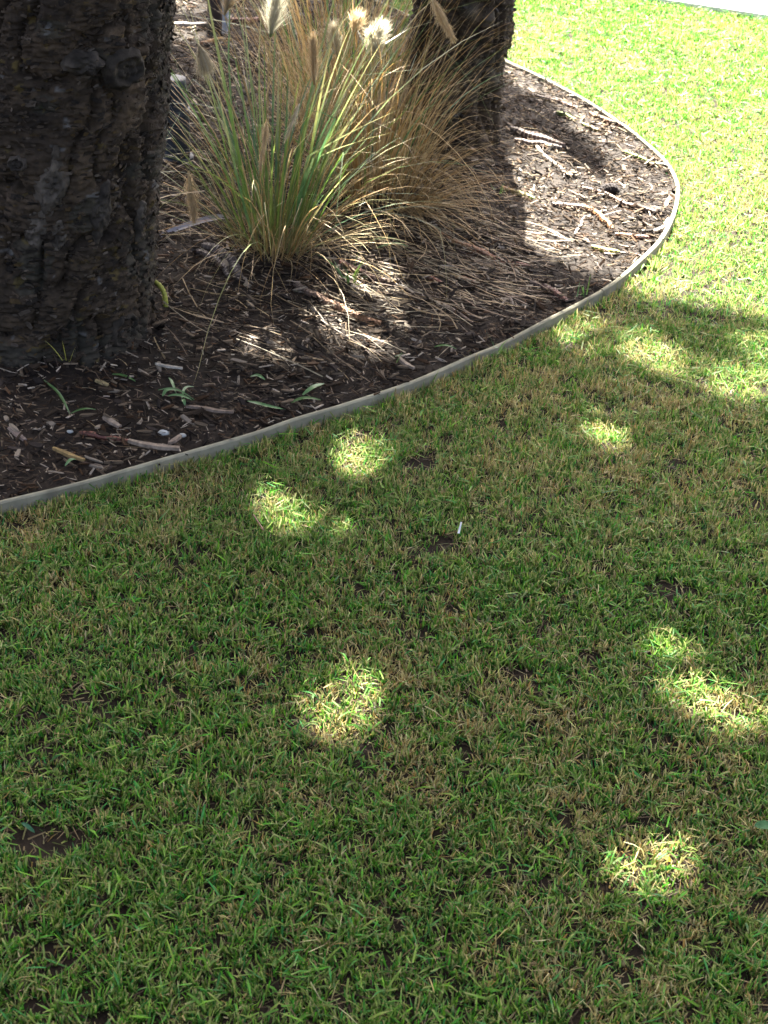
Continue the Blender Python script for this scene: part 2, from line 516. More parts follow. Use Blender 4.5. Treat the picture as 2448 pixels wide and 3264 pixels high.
chip_cols = np.array([(0.027, 0.0175, 0.010), (0.013, 0.009, 0.006), (0.050, 0.034, 0.021), (0.12, 0.090, 0.058), (0.045, 0.024, 0.011),
                      (0.014, 0.011, 0.009), (0.24, 0.20, 0.15), (0.032, 0.024, 0.019)])
chip_w = np.array([0.18, 0.16, 0.18, 0.16, 0.10, 0.07, 0.10, 0.05])
cx = rng.uniform(-1.7, 0.95, 125000); cy = rng.uniform(1.7, 6.3, 125000)
kk = pip(cx, cy, BED) & (kdist(cx, cy) > TH + 0.008)
cu, cv = proj(np.column_stack([cx, cy, 0 * cx + 0.04]))
inf = (cu > -250) & (cu < 2500) & (cv > -250)
kk &= (inf & (rng.random(len(cx)) < np.clip(1.25 - 0.17 * (cy - 2.5), 0.3, 1))) | (rng.random(len(cx)) < 0.06)
cx, cy, cu, cv = cx[kk], cy[kk], cu[kk], cv[kk]
cz = mz(cx, cy)
nC = len(cx)
size = np.exp(rng.normal(-4.36, 0.46, nC)).clip(0.005, 0.032)
variants = [chip_geo(1.0, random.uniform(0.13, 0.42), random.uniform(0.07, 0.16), 100 + i) for i in range(24)]
simple = [chip_geo(1.0, random.choice((random.uniform(0.11, 0.24), random.uniform(0.2, 0.5))), random.uniform(0.06, 0.16), 300 + i, 2) for i in range(24)]
vi = rng.integers(0, 24, nC)
ci = rng.choice(8, nC, p=chip_w)
rots = np.stack([rng.normal(0, 0.45, nC), rng.normal(0, 0.30, nC), np.where(rng.random(nC) < 0.6, rng.normal(-0.25, 0.7, nC), rng.uniform(0, 6.28, nC))], -1)
cz = cz + size * 0.10 + rng.uniform(0.002, 0.011, nC)
# the 300 that show largest become chips of their own, the rest one mass
vis = (cu > 0) & (cu < 2448) & (cv > 150) & ~((cu < 500) & (cv < 1120)) & ~((cu > 500) & (cu < 1500) & (cv < 780))
showsize = np.where(vis, size / np.hypot(np.hypot(cx, cy), 1.4), 0)
big = np.argsort(-showsize)[:300]
isbig = np.zeros(nC, bool); isbig[big] = True
parts = []
for i in np.where(~isbig)[0]:
    v, f = simple[vi[i]]
    v = (v * size[i]) @ rotm(*rots[i]).T + [cx[i], cy[i], cz[i]]
    parts.append((v, f, np.tile(chip_cols[ci[i]] * (0.45 + 0.75 * random.random()), (len(v), 1))))
V, F, c = join(parts)
o = link('chip_litter', mesh('chip_litter', V, F, M_chip, c, smooth=False), mulch)
o['kind'] = 'stuff'
cache = {}
for i in big:
    key = (vi[i] % 12, ci[i])
    if key not in cache:
        v, f = variants[key[0]]
        cache[key] = mesh('wood_chip', v, f, M_chip, np.tile(chip_cols[key[1]] * 0.52, (len(v), 1)), smooth=False)
    o = link('wood_chip', cache[key], mulch, (cx[i], cy[i], cz[i] + 0.004), rots[i])
    o.scale = (float(size[i]),) * 3

# fine dry needles and stem bits strewn over the mulch
def strew(n, xr, yr, cols, Lr, w, seed, heading=(-0.5, 0.8)):
    r = np.random.default_rng(seed)
    x = r.uniform(*xr, n); y = r.uniform(*yr, n)
    k = pip(x, y, BED) & (kdist(x, y) > 0.03)
    x, y = x[k], y[k]; n = len(x)
    a = r.normal(*heading, n); L = r.uniform(*Lr, n)
    s = np.linspace(-0.5, 0.5, 5)
    cur = r.normal(0, 0.25, n)
    an = a[:, None] + cur[:, None] * s[None] * 2
    px = x[:, None] + np.cumsum(np.cos(an) * (L / 4)[:, None], 1); py = y[:, None] + np.cumsum(np.sin(an) * (L / 4)[:, None], 1)
    ins2 = pip(px.ravel(), py.ravel(), BED).reshape(px.shape).all(1) & (kdist(px[:, -1], py[:, -1]) > 0.03)
    px, py, L, an = px[ins2], py[ins2], L[ins2], an[ins2]; n = len(px)
    pz = mz(px, py) + 0.009 + r.uniform(0, 0.008, (n, 1)) + r.normal(0, 0.06, (n, 1)) * L[:, None] * s[None]
    sd = np.stack([-np.sin(an), np.cos(an), r.normal(0, 0.4, an.shape)], -1)
    cc = np.array(cols)[r.integers(0, len(cols), n)] * r.uniform(0.7, 1.3, (n, 1))
    return strips(np.stack([px, py, pz], -1), np.full((n, 5), w) * r.uniform(0.6, 1.4, (n, 1)), sd, cc)
tan = [(0.17, 0.125, 0.062), (0.125, 0.09, 0.045), (0.09, 0.06, 0.034), (0.14, 0.12, 0.078)]
V, F, c = join([strew(1500, (-2.0, 0.8), (1.7, 6.8), tan + [(0.07, 0.045, 0.03)] * 6, (0.015, 0.06), 0.0008, 3),
                strew(230, (-0.2, 0.24), (3.2, 3.8), tan, (0.06, 0.20), 0.0011, 4, (-0.45, 0.35)),
                strew(170, (-0.55, 0.3), (2.9, 3.6), tan, (0.06, 0.28), 0.0010, 5, (-0.6, 0.5))])
o = link('dry_needle_litter', mesh('dry_needle_litter', V, F, M_dry, c), mulch)
o['kind'] = 'stuff'

# ------------------------------------------------------------------ trees
def axis_pt(base, lean, z):
    return np.array([base[0] + lean[0] * z + lean[2] * max(z - 0.9, 0), base[1] + lean[1] * z, z])

def bark_h(px, py, z, s):
    a = 1 - np.abs(2 * noise3(px * 32, py * 32, z * 120, s) - 1)
    b = 1 - np.abs(2 * noise3(px * 60 + 3, py * 60, z * 210, s + 1) - 1)
    d = noise3(px * 9, py * 9, z * 11, s + 2)
    e = noise3(px * 110, py * 110, z * 260, s + 3)
    g = 1 - np.abs(2 * noise3(px * 24 + 7, py * 24, z * 10 + 0.6 * d, s + 5) - 1)
    return -0.026 * g ** 6 + 0.0115 * (a - 0.5) + 0.0085 * (b - 0.5) + 0.022 * (d - 0.5) + 0.004 * (e - 0.5)

def trunk_geo(base, lean, R0, R1, Ht, na, dz, zdense, seed, blisters, flare=0.17):
    z = np.concatenate([np.arange(-0.06, zdense, dz), np.linspace(zdense, Ht, 40)])
    th = np.arange(na) * 2 * math.pi / na
    ZZ, TT = np.meshgrid(z, th, indexing='ij')
    R = R0 + (R1 - R0) * (ZZ / Ht) + R0 * flare * np.exp(-np.maximum(ZZ, 0) / 0.10)
    cxs, cys = np.cos(TT), np.sin(TT)
    px, py = cxs * R0, cys * R0
    h = bark_h(px, py, ZZ, seed)
    colr = np.ones(ZZ.shape + (3,)) * np.array([0.027, 0.0185, 0.0105])
    nn = noise3(px * 14, py * 14, ZZ * 60, seed + 11)[..., None]
    colr = colr * (0.45 + 1.1 * nn) * (0.6 + 0.8 * noise3(px * 9, py * 9, ZZ * 9, seed + 15)[..., None])
    n2 = noise3(px * 10, py * 10, ZZ * 14, seed + 12)[..., None]
    colr = np.where(n2 > 0.68, colr * 0.5 + 0.5 * np.array([0.024, 0.024, 0.017]), colr)
    li = noise3(px * 45, py * 45, ZZ * 75, seed + 13)[..., None]
    colr = np.where(li > 0.86, colr * 0.45 + np.array([0.07, 0.05, 0.012]) * 0.55, colr)
    colr = np.where(li < 0.10, colr * 0.4 + np.array([0.08, 0.077, 0.07]) * 0.6, colr)
    for (bt, bz, rt, rz, amp, pale, ring) in blisters:
        amp = amp * 1.9
        dt = (np.angle(np.exp(1j * (TT - bt)))) * R0 / rt
        dzv = (ZZ - bz) / rz
        wob = 0.35 * (noise3(px * 30, py * 30, ZZ * 30, seed + 21) - 0.5)
        q = np.hypot(dt, dzv) + wob
        if ring:
            h = h * np.where(q < 1.1, 0.55, 1) + amp * (np.exp(-((q - 0.75) / 0.22) ** 2) + 0.35 * np.exp(-((q - 0.25) / 0.15) ** 2) - 0.5 * np.exp(-(q / 0.15) ** 2))
        else:
            w = np.clip(1.15 - q, 0, 1); w = w * w * (3 - 2 * w)
            h = h * (1 - 0.75 * np.clip(w * 1.5, 0, 1)) + amp * w
        if pale > 0:
            w = np.clip(1.1 - q + 0.7 * (noise3(px * 50, py * 50, ZZ * 50, seed + 23) - 0.5), 0, 1)[..., None] * pale
            colr = colr * (1 - w) + np.array([0.075, 0.066, 0.054]) * w
    X = base[0] + lean[0] * ZZ + lean[2] * np.maximum(ZZ - 0.9, 0) + cxs * (R + h)
    Yt = base[1] + lean[1] * ZZ + cys * (R + h)
    Zt = ZZ + 0.004 * (noise3(px * 60, py * 60, ZZ * 90, seed + 31) - 0.5)
    m = len(z)
    V = np.stack([X, Yt, Zt], -1).reshape(-1, 3)
    a, b = np.meshgrid(np.arange(m - 1), np.arange(na), indexing='ij')
    b2 = (b + 1) % na
    F = np.stack([a * na + b, a * na + b2, (a + 1) * na + b2, (a + 1) * na + b], -1).reshape(-1, 4)
    return V, F, colr.reshape(-1, 3)

def on_trunk(u, v, base, lean, R):                 # angle and height where a line of sight meets the trunk
    d = ray(u, v)
    lo, hi = 0.5, 8.0
    best = None
    for t in np.linspace(1, 7, 2400):
        p = CAMP + d * t
        c = axis_pt(base, lean, p[2])
        if math.hypot(p[0] - c[0], p[1] - c[1]) < R:
            return math.atan2(p[1] - c[1], p[0] - c[0]), p[2]
    p = CAMP + d * 3
    return -1.2, 0.3

M_knot = M_bark
def flake_geo(seed):
    r = np.random.default_rng(seed)
    n = 4
    s = np.linspace(-0.5, 0.5, n)
    V = []
    for i in range(n):
        w = (0.16 + 0.12 * r.random()) * (1 - 1.3 * abs(s[i]) ** 2)
        curl = 0.5 * (0.25 - s[i] ** 2) * r.uniform(-0.3, 0.6) + 0.10 * r.random()
        V += [(s[i], curl + 0.05, w), (s[i], curl + 0.16 * r.random(), -w * 0.7)]
    V = np.array(V)
    V2 = V.copy(); V2[:, 1] -= 0.06
    V = np.vstack([V, V2])
    F = []
    for i in range(n - 1):
        F += [(2 * i, 2 * i + 2, 2 * i + 3, 2 * i + 1), (8 + 2 * i + 1, 8 + 2 * i + 3, 8 + 2 * i + 2, 8 + 2 * i),
              (2 * i, 8 + 2 * i, 8 + 2 * i + 2, 2 * i + 2), (2 * i + 1, 2 * i + 3, 8 + 2 * i + 3, 8 + 2 * i + 1)]
    F += [(0, 1, 9, 8), (6, 14, 15, 7)]
    return V, np.array(F)
FLK = [flake_geo(900 + i) for i in range(10)]
flk_cols = [(0.022, 0.0155, 0.0095), (0.036, 0.026, 0.0165), (0.012, 0.009, 0.006), (0.055, 0.043, 0.031), (0.036, 0.023, 0.008)]
flk_cache = {}

def flakes(trunk, base, lean, R0, R1, Ht, n, nsep, seed, zmax, flare=0.17):
    r = np.random.default_rng(seed)
    th = np.where(r.random(n) < 0.8, r.uniform(-math.pi - 0.25, 0.25, n), r.uniform(0, math.pi, n)); z = r.uniform(0.0, zmax, n)
    sz = np.exp(r.normal(-4.5, 0.38, n)).clip(0.005, 0.026)
    parts, items = [], []
    for i in range(n):
        R = R0 + (R1 - R0) * z[i] / Ht + R0 * flare * math.exp(-z[i] / 0.10)
        hh = float(bark_h(np.array(math.cos(th[i]) * R0), np.array(math.sin(th[i]) * R0), np.array(z[i]), seed))
        p = axis_pt(base, lean, z[i]) + np.array([math.cos(th[i]), math.sin(th[i]), 0]) * (R + hh * 0.7 + 0.001)
        rot = (r.normal(-0.1, 0.28), r.normal(0.06, 0.28), th[i] - math.pi / 2 + r.normal(0, 0.35))
        items.append((sz[i], p, rot, int(r.integers(0, 10)), int(r.choice(5, p=[0.38, 0.22, 0.22, 0.08, 0.10]))))
    facing = np.array([sz[i] if (math.sin(th[i]) < -0.15 and z[i] < 0.75) else 0 for i in range(n)])
    sep = set(np.argsort(-facing)[:nsep].tolist())
    for i, (s, p, rot, fv, fc) in enumerate(items):
        if i in sep:
            key = (fv, fc)
            if key not in flk_cache:
                v, f = FLK[fv]
                flk_cache[key] = mesh('bark_flake', v, f, M_bark, np.tile(flk_cols[fc], (len(v), 1)), smooth=False)
            o = link('bark_flake', flk_cache[key], trunk, p, rot)
            o.scale = (float(s),) * 3
        else:
            v, f = FLK[fv]
            parts.append(((v * s) @ rotm(*rot).T + p, f, np.tile(np.array(flk_cols[fc]) * (0.7 + 0.6 * random.random()), (len(v), 1))))
    V, F, c = join(parts)
    o = link('small_bark_flakes', mesh('small_bark_flakes', V, F, M_bark, c, smooth=False), trunk)
    o['kind'] = 'stuff'

tree1 = tag(empty('conifer_tree', (0, 0, 0)), 'thick rough dark trunk with knots and peeling bark nearest the lawn', 'tree', 'trees in the mulch bed')
tree2 = tag(empty('conifer_tree', (0, 0, 0)), 'slimmer rough trunk behind the dry grass with sunlit mulch beside it', 'tree', 'trees in the mulch bed')
HT = 8.5
def boss(trunk, name, base, lean, R, u, v, ru, rv, sc, amp, ring, cols, seed):
    t_, z_ = on_trunk(u, v, base, lean, R)
    c0 = axis_pt(base, lean, z_)
    n = np.array([math.cos(t_), math.sin(t_), 0]); tg = np.array([-math.sin(t_), math.cos(t_), 0])
    a, b = ru / sc, rv / sc / 0.85
    nr, na_ = 18, 44
    q, th = np.meshgrid(np.linspace(0, 1.15, nr), np.arange(na_) * 2 * math.pi / na_, indexing='ij')
    wobr = 1 + 0.45 * (noise3(np.cos(th) * 1.7 + seed, np.sin(th) * 1.7, 0 * th, seed) - 0.5) + (0.18 if ring else 0.5) * (noise3(np.cos(th) * 2.4 + seed, np.sin(th) * 2.4, 0 * th, seed + 1) - 0.5)
    xx, zz = q * np.cos(th) * a * wobr, q * np.sin(th) * b * wobr
    if ring:
        h = amp * (1.0 * np.exp(-((q - 0.78) / 0.17) ** 2) + 0.55 * np.exp(-((q - 0.36) / 0.12) ** 2) + 0.25 * np.exp(-(q / 0.10) ** 2))
    else:
        h = amp * np.clip(1.05 - q ** 4, 0, 1) * (0.75 + 0.9 * (noise3(xx * 45, zz * 28, 0 * q, seed + 3) - 0.3))
    h = h + 0.009 * (noise3(xx * 130, zz * 170, 0 * q, seed + 4) - 0.5) + 0.006 * (noise3(xx * 260, zz * 330, 0 * q, seed + 5) - 0.5)
    h = h + (0.004 if ring else 0.001) - 0.03 * np.clip(q - 0.95, 0, 1)
    ang = xx / R
    Rr = R + h
    P = np.stack([c0[0] + np.cos(t_ + ang) * Rr - lean[0] * 0, c0[1] + np.sin(t_ + ang) * Rr, z_ + zz], -1)
    P[..., 0] += lean[0] * zz
    A, B = np.meshgrid(np.arange(nr - 1), np.arange(na_), indexing='ij')
    F = np.stack([A * na_ + B, (A + 1) * na_ + B, (A + 1) * na_ + (B + 1) % na_, A * na_ + (B + 1) % na_], -1).reshape(-1, 4)
    k = noise3(xx * 60, zz * 60, 0 * q, seed + 6)[..., None]
    col = np.array(cols[0]) * (1 - k) + np.array(cols[1]) * k
    link(name, mesh(name, P.reshape(-1, 3), F, M_bark, col.reshape(-1, 3)), trunk)
DKB, PLB, GYB = ((0.010, 0.008, 0.0055), (0.035, 0.028, 0.019)), ((0.015, 0.012, 0.008), (0.075, 0.062, 0.047)), ((0.012, 0.0095, 0.0065), (0.045, 0.037, 0.028))
bl = []
V, F, c = trunk_geo(T1B, T1L, T1R, 0.07, HT, 360, 0.0032, 0.85, 200, bl)
trunk1 = link('trunk', mesh('trunk', V, F, M_bark, c), tree1)
for q_, (u, v, ru, rv, amp, ring, cc_) in enumerate([(400, 215, 56, 50, 0.011, 1, DKB), (385, 1045, 50, 48, 0.015, 1, DKB), (58, 520, 28, 17, 0.010, 1, GYB), (275, 205, 48, 26, 0.013, 0, GYB)]):
    boss(trunk1, 'knot', T1B, T1L, T1R, u, v, ru, rv, 1490, amp, ring, cc_, 500 + 10 * q_)
for q_, (u, v, ru, rv, amp, cc_) in enumerate([(165, 590, 40, 84, 0.008, PLB), (112, 728, 30, 56, 0.007, PLB), (186, 742, 24, 44, 0.006, PLB),
                                              (448, 700, 15, 52, 0.006, PLB), (320, 680, 28, 66, 0.006, GYB)]):
    boss(trunk1, 'bark_plate', T1B, T1L, T1R, u, v, ru, rv, 1490, amp, 0, cc_, 600 + 10 * q_)
flakes(trunk1, T1B, T1L, T1R, 0.07, HT, 6500, 220, 200, 0.95)
bl2 = []
for (u, v, ru, rv, amp, pale, ring) in [(1510, 45, 30, 28, 0.008, 0.4, 0), (1560, 60, 26, 20, 0.008, 0.5, 0), (1480, 330, 30, 24, 0.007, 0.2, 1), (1570, 260, 28, 36, 0.008, 0.2, 0)]:
    t_, z_ = on_trunk(u, v, T2B, T2L, T2R)
    bl2.append((t_, z_, ru / 1080, rv / 1080 / 0.86, amp, pale, ring))
V, F, c = trunk_geo(T2B, T2L, T2R, 0.05, HT, 220, 0.0042, 0.85, 400, bl2)
trunk2 = link('trunk', mesh('trunk', V, F, M_bark, c), tree2)
flakes(trunk2, T2B, T2L, T2R, 0.05, HT, 3200, 80, 400, 0.95)

# crowns: whorled limbs hung with cord-like branchlets; out of view, trimmed and filled to shape sun flecks and shade
LIT = [
    [(1632, -2500), (1632, 262), (1720, 290), (1800, 335), (1850, 390), (1900, 440), (1950, 490), (1990, 550), (2005, 610), (1930, 605),
     (1870, 570), (1815, 565), (1800, 520), (1750, 480), (1695, 468), (1690, 515), (1640, 535), (1600, 633), (1640, 717), (1700, 790), (1792, 827), (1900, 850), (2050, 872), (2115, 885), (2140, 905), (2250, 925), (2350, 935),
     (2448, 965), (4200, 1150), (4200, -2500)],
    [(1800, 1035), (1870, 1010), (1960, 1030), (2060, 1060), (2130, 1090), (2220, 1138), (2330, 1152), (2448, 1180), (2600, 1200), (2600, 1250), (2448, 1222), (2330, 1212), (2220, 1182),
     (2110, 1122), (2000, 1082), (1900, 1060), (1810, 1058)],
    [(2360, 1050), (2448, 1060), (2600, 1080), (2600, 1130), (2448, 1110)],
    [(1000, 1025), (1080, 1005), (1130, 985), (1130, 900), (1210, 905), (1240, 975), (1262, 1050), (1245, 1115), (1180, 1125), (1120, 1105), (1060, 1065)],
    [(1110, 1400), (1150, 1375), (1215, 1385), (1230, 1440), (1205, 1490), (1150, 1520), (1100, 1480)],
    [(815, 1560), (890, 1562), (940, 1590), (980, 1612), (920, 1615), (835, 1598)],
    [(1020, 1615), (1070, 1590), (1110, 1600), (1125, 1645), (1060, 1660)],
    [(1040, 2160), (1130, 2120), (1220, 2135), (1245, 2200), (1230, 2275), (1165, 2340), (1105, 2325), (1060, 2250), (1035, 2205)],
    [(2085, 2065), (2130, 2052), (2185, 2090), (2235, 2138), (2330, 2205), (2450, 2278), (2460, 2315), (2330, 2240), (2220, 2175), (2155, 2150), (2105, 2105)],
    [(1985, 2690), (2050, 2645), (2125, 2680), (2130, 2770), (2060, 2795), (1995, 2745)],
    [(1880, 1310), (1940, 1300), (1975, 1350), (1960, 1385), (1900, 1360)],
    [(540, 10), (620, 10), (625, 65), (540, 65)], [(540, 125), (610, 125), (610, 158), (540, 158)],
    [(1130, 60), (1250, 40), (1270, 190), (1150, 210)],
]
GC = 0.025
gxs = np.arange(-2.6, 2.6, GC) + GC / 2; gys = np.arange(0.2, 8.4, GC) + GC / 2
GX, GY = np.meshgrid(gxs, gys, indexing='ij')
gu, gv = proj(np.stack([GX, GY, 0 * GX + 0.03], -1))
wob = 34 * (fbm(GX * 20, GY * 20, 77, 3) - 0.5) * 2
lit = np.zeros(GX.shape, bool)
for pl in LIT[:-1]:
    lit |= pip(gu + wob, gv + wob * 0.6, pl)
gyA, gyB = G(870, 800, 0.05)[1], G(1175, 610, 0.05)[1]
# sun reaching the plumes high in the grass
for (u, v, yy, rr) in [(1190, 120, gyB - 0.2, 0.055), (1150, 70, gyB - 0.18, 0.04), (1215, 150, gyB - 0.2, 0.04), (865, 30, gyA - 0.08, 0.03), (1190, 100, gyB - 0.2, 0.03), (1340, 260, 4.1, 0.05), (1290, 400, 4.0, 0.06), (1200, 500, 3.9, 0.06), (1130, 350, 3.9, 0.04), (1400, 90, 4.2, 0.05)][:5]:
    p = D(u, v, yy)
    g = p - SUND * (p[2] / SUND[2])
    lit |= np.hypot(GX - g[0], GY - g[1]) < rr
main_lit = pip(gu, gv, LIT[0])
semi = pip(gu, gv, [(1000, 20), (1450, 100), (1480, 480), (1300, 560), (1100, 560), (950, 400)]) & (fbm(GX * 9, GY * 9, 91, 2) > 0.6)
need = ~lit & (gv < 4300) & (gu > -1500) & (GY < 7.6) & (gv > -900)
cover = np.zeros(GX.shape, np.int16)

def cells(P):
    g = P - SUND * (P[..., 2:3] / SUND[2])
    i = np.floor((g[..., 0] + 2.6) / GC).astype(int); j = np.floor((g[..., 1] - 0.2) / GC).astype(int)
    okk = (i >= 0) & (i < GX.shape[0]) & (j >= 0) & (j < GX.shape[1])
    return i, j, okk

cords = [[], []]
def try_cord(P, L, d, droop, own):
    s = np.linspace(0, 1, 5)[:, None]
    Q = P + d * L * s + np.array([0, 0, -1.0]) * droop * L * s ** 2
    ss = np.linspace(0, 1, 18)[:, None]
    QQ = P + d * L * ss + np.array([0, 0, -1.0]) * droop * L * ss ** 2
    if QQ[:, 2].min() < 1.9:
        return False
    i, j, okk = cells(QQ)
    if okk.any():
        hit = False
        for di, dj in ((0, 0), (1, 0), (-1, 0), (0, 1), (0, -1)):
            ii = np.clip(i + di, 0, GX.shape[0] - 1); jj = np.clip(j + dj, 0, GX.shape[1] - 1)
            if lit[ii[okk], jj[okk]].any() and not (random.random() < 0.035 and not main_lit[ii[okk], jj[okk]].any()):
                hit = True
                break
        if hit:
            return False
        cover[i[okk], j[okk]] += 1
    cords[own].append(Q)
    return True

limbs = [[], []]
for own, (B, Ln_, zs) in enumerate(((T1B, T1L, np.arange(2.1, 8.2, 0.55)), (T2B, T2L, np.arange(2.3, 8.2, 0.6)))):
    for zi, z in enumerate(zs):
        for k in range(6):
            an = k * math.pi / 3 + zi * 0.5 + random.uniform(-0.15, 0.15)
            Lb = (2.9 if own == 0 else 2.7) * (1 - 0.75 * (z - 2) / 6.5) * random.uniform(0.85, 1.1)
            d = np.array([math.cos(an), math.sin(an), 0.12])
            P0 = axis_pt(B, Ln_, z)
            s = np.linspace(0, 1, 9)[:, None]
            Q = P0 + d * Lb * s + np.array([0, 0, 1.0]) * (0.10 * s ** 2 - 0.05 * s) * Lb
            QF = np.stack([np.interp(np.linspace(0.2, 1, 80), np.linspace(0, 1, 9), Q[:, q]) for q in range(3)], -1)
            i, j, okk = cells(QF)
            if okk.any() and lit[i[okk], j[okk]].any():
                fr = 0.2 + 0.8 * np.argmax(np.where(okk, lit[np.clip(i, 0, GX.shape[0] - 1), np.clip(j, 0, GX.shape[1] - 1)], False)) / 79
                Q = Q[:max(3, int(fr * 8))]
            limbs[own].append((Q, Lb))
            nl = int(22 * Lb)
            for q in range(nl):
                t = random.uniform(0.15, 1.0) * (len(Q) - 1)
                i0 = min(int(t), len(Q) - 2)
                p = Q[i0] + (Q[i0 + 1] - Q[i0]) * (t - i0)
                sgn = random.choice((-1, 1))
                dd = np.array([-math.sin(an) * sgn, math.cos(an) * sgn, 0.1]) * random.uniform(0.6, 1) + d * random.uniform(0.2, 0.9)
                try_cord(p, random.uniform(0.3, 0.55), nrm(dd), random.uniform(0.1, 0.7), own)
lp = [np.vstack([q for q, _ in limbs[k]]) for k in (0, 1)]
for it in range(4):  # extra unseen cords, added wherever the ground is meant to be shaded
    todo = np.argwhere(need & (cover < 2))
    rng.shuffle(todo)
    for (ii, jj) in todo:
        if cover[ii, jj] >= 2:
            continue
        g = np.array([gxs[ii], gys[jj], 0.0])
        h = random.uniform(4.0, 8.2)
        p = g + SUND * (h / SUND[2])
        own = 0 if (p[0] - T1B[0]) ** 2 + (p[1] - T1B[1]) ** 2 < (p[0] - T2B[0]) ** 2 + (p[1] - T2B[1]) ** 2 else 1
        c_ = axis_pt((T1B, T2B)[own], (T1L, T2L)[own], h)
        out = p - c_; out[2] = 0
        out = nrm(out)
        an = random.uniform(-1.2, 1.2)
        d = np.array([out[0] * math.cos(an) - out[1] * math.sin(an), out[0] * math.sin(an) + out[1] * math.cos(an), random.uniform(-0.2, 0.2)])
        L = random.uniform(0.22, 0.5) if it < 2 else random.uniform(0.08, 0.2)
        try_cord(p - d * L * 0.5, L, d, random.uniform(0.0, 0.3), own)
soft = np.argwhere(lit & ~main_lit & (GY < 3.3) & (rng.random(GX.shape) < 0.12))
for (ii, jj) in soft:                              # short unseen cords added high up to dim the small sun flecks
    h = random.uniform(6.0, 8.2)
    p = np.array([gxs[ii], gys[jj], 0.0]) + SUND * (h / SUND[2])
    an = random.uniform(0, 6.28)
    d = np.array([math.cos(an), math.sin(an), random.uniform(-0.2, 0.2)])
    q = np.linspace(-0.5, 0.5, 5)[:, None]
    cords[int(p[0] > -0.3)].append(p + d * 0.13 * q)
print('cords', len(cords[0]), len(cords[1]), 'uncovered', int((need & (cover < 1)).sum()), 'of', int(need.sum()))
for own, tr in ((0, tree1), (1, tree2)):
    Q = np.array(cords[own])[:, [0, 2, 4]]
    n = len(Q)
    Tn = nrm(np.gradient(Q, axis=1))
    A = nrm(np.cross(Tn, np.array([0.05, 0.02, 1.0])))
    Bv = np.cross(Tn, A)
    rr = np.array([0.8, 1.0, 0.3])[None] * rng.uniform(0.014, 0.022, (n, 1))
    th = np.arange(4) * math.pi / 2
    V = Q[:, :, None] + rr[:, :, None, None] * (np.cos(th)[None, None, :, None] * A[:, :, None] + np.sin(th)[None, None, :, None] * Bv[:, :, None])
    V = V.reshape(-1, 3)
    i, a, b = np.meshgrid(np.arange(n), np.arange(2), np.arange(4), indexing='ij')
    b2 = (b + 1) % 4
    F = np.stack([i * 12 + a * 4 + b, i * 12 + a * 4 + b2, i * 12 + (a + 1) * 4 + b2, i * 12 + (a + 1) * 4 + b], -1).reshape(-1, 4)
    cc = np.array([(0.045, 0.075, 0.025), (0.035, 0.06, 0.022), (0.06, 0.085, 0.03)])[rng.integers(0, 3, n)]
    link('crown', mesh('crown', V, F, M_crown, np.repeat(cc, 12, 0)), tr)['kind'] = 'stuff'  # crown mesh, including the cords added for their shade
    for (Qb, Lb) in limbs[own]:
        v, f, c = tube(Qb, np.linspace(0.028, 0.010, len(Qb)) * min(1, Lb / 2 + 0.2), 6, 0, (0.11, 0.09, 0.07))
        link('limb', mesh('limb', v, f, M_twig, c), tr)

# ------------------------------------------------------------------ tufted ornamental grasses
def arcs(n, base, spread, L, tilt, droop, az=None, k=7, kink=0.2, r=rng):
    """n stems from a crown at base: returns centrelines n,k,3 and headings."""
    ph = r.uniform(0, 2 * math.pi, n) if az is None else r.normal(az[0], az[1], n)
    tl = np.abs(r.normal(tilt[0], tilt[1], n))
    Ls = r.uniform(*L, n)
    st = np.stack([np.cos(ph), np.sin(ph)], -1) * (spread * np.sqrt(r.random(n)))[:, None]
    dr = r.uniform(*droop, n)
    s = np.linspace(0, 1, k)
    ang = tl[:, None] + dr[:, None] * s[None] ** 1.4
    kk = (r.random(n) < kink)
    kp = r.integers(3, k, n)
    ang = ang + np.where(kk[:, None] & (np.arange(k)[None] >= kp[:, None]), r.uniform(0.4, 1.3, n)[:, None], 0)
    yaw = ph[:, None] + r.normal(0, 0.45, n)[:, None] * s[None] + np.where(kk[:, None] & (np.arange(k)[None] >= kp[:, None]), r.normal(0, 0.8, n)[:, None], 0)
    stp = np.stack([np.cos(yaw) * np.sin(ang), np.sin(yaw) * np.sin(ang), np.cos(ang)], -1) * (Ls / (k - 1))[:, None, None]
    P = np.cumsum(np.concatenate([np.zeros((n, 1, 3)), stp[:, :-1]], 1), 1)
    P[..., 0] += base[0] + st[:, :1]; P[..., 1] += base[1] + st[:, 1:]
    P[..., 2] += base[2]
    gz = mz(P[..., 0], P[..., 1]) + 0.006 + 0.02 * r.random((n, 1))
    P[..., 2] = np.maximum(P[..., 2], gz)
    side = np.stack([-np.sin(ph), np.cos(ph), 0 * ph], -1)
    tw = r.normal(0, 0.5, n)
    out = np.stack([np.cos(ph), np.sin(ph), 0 * ph], -1)
    side = nrm(side * np.cos(tw)[:, None] + out * np.sin(tw)[:, None])
    return P, side

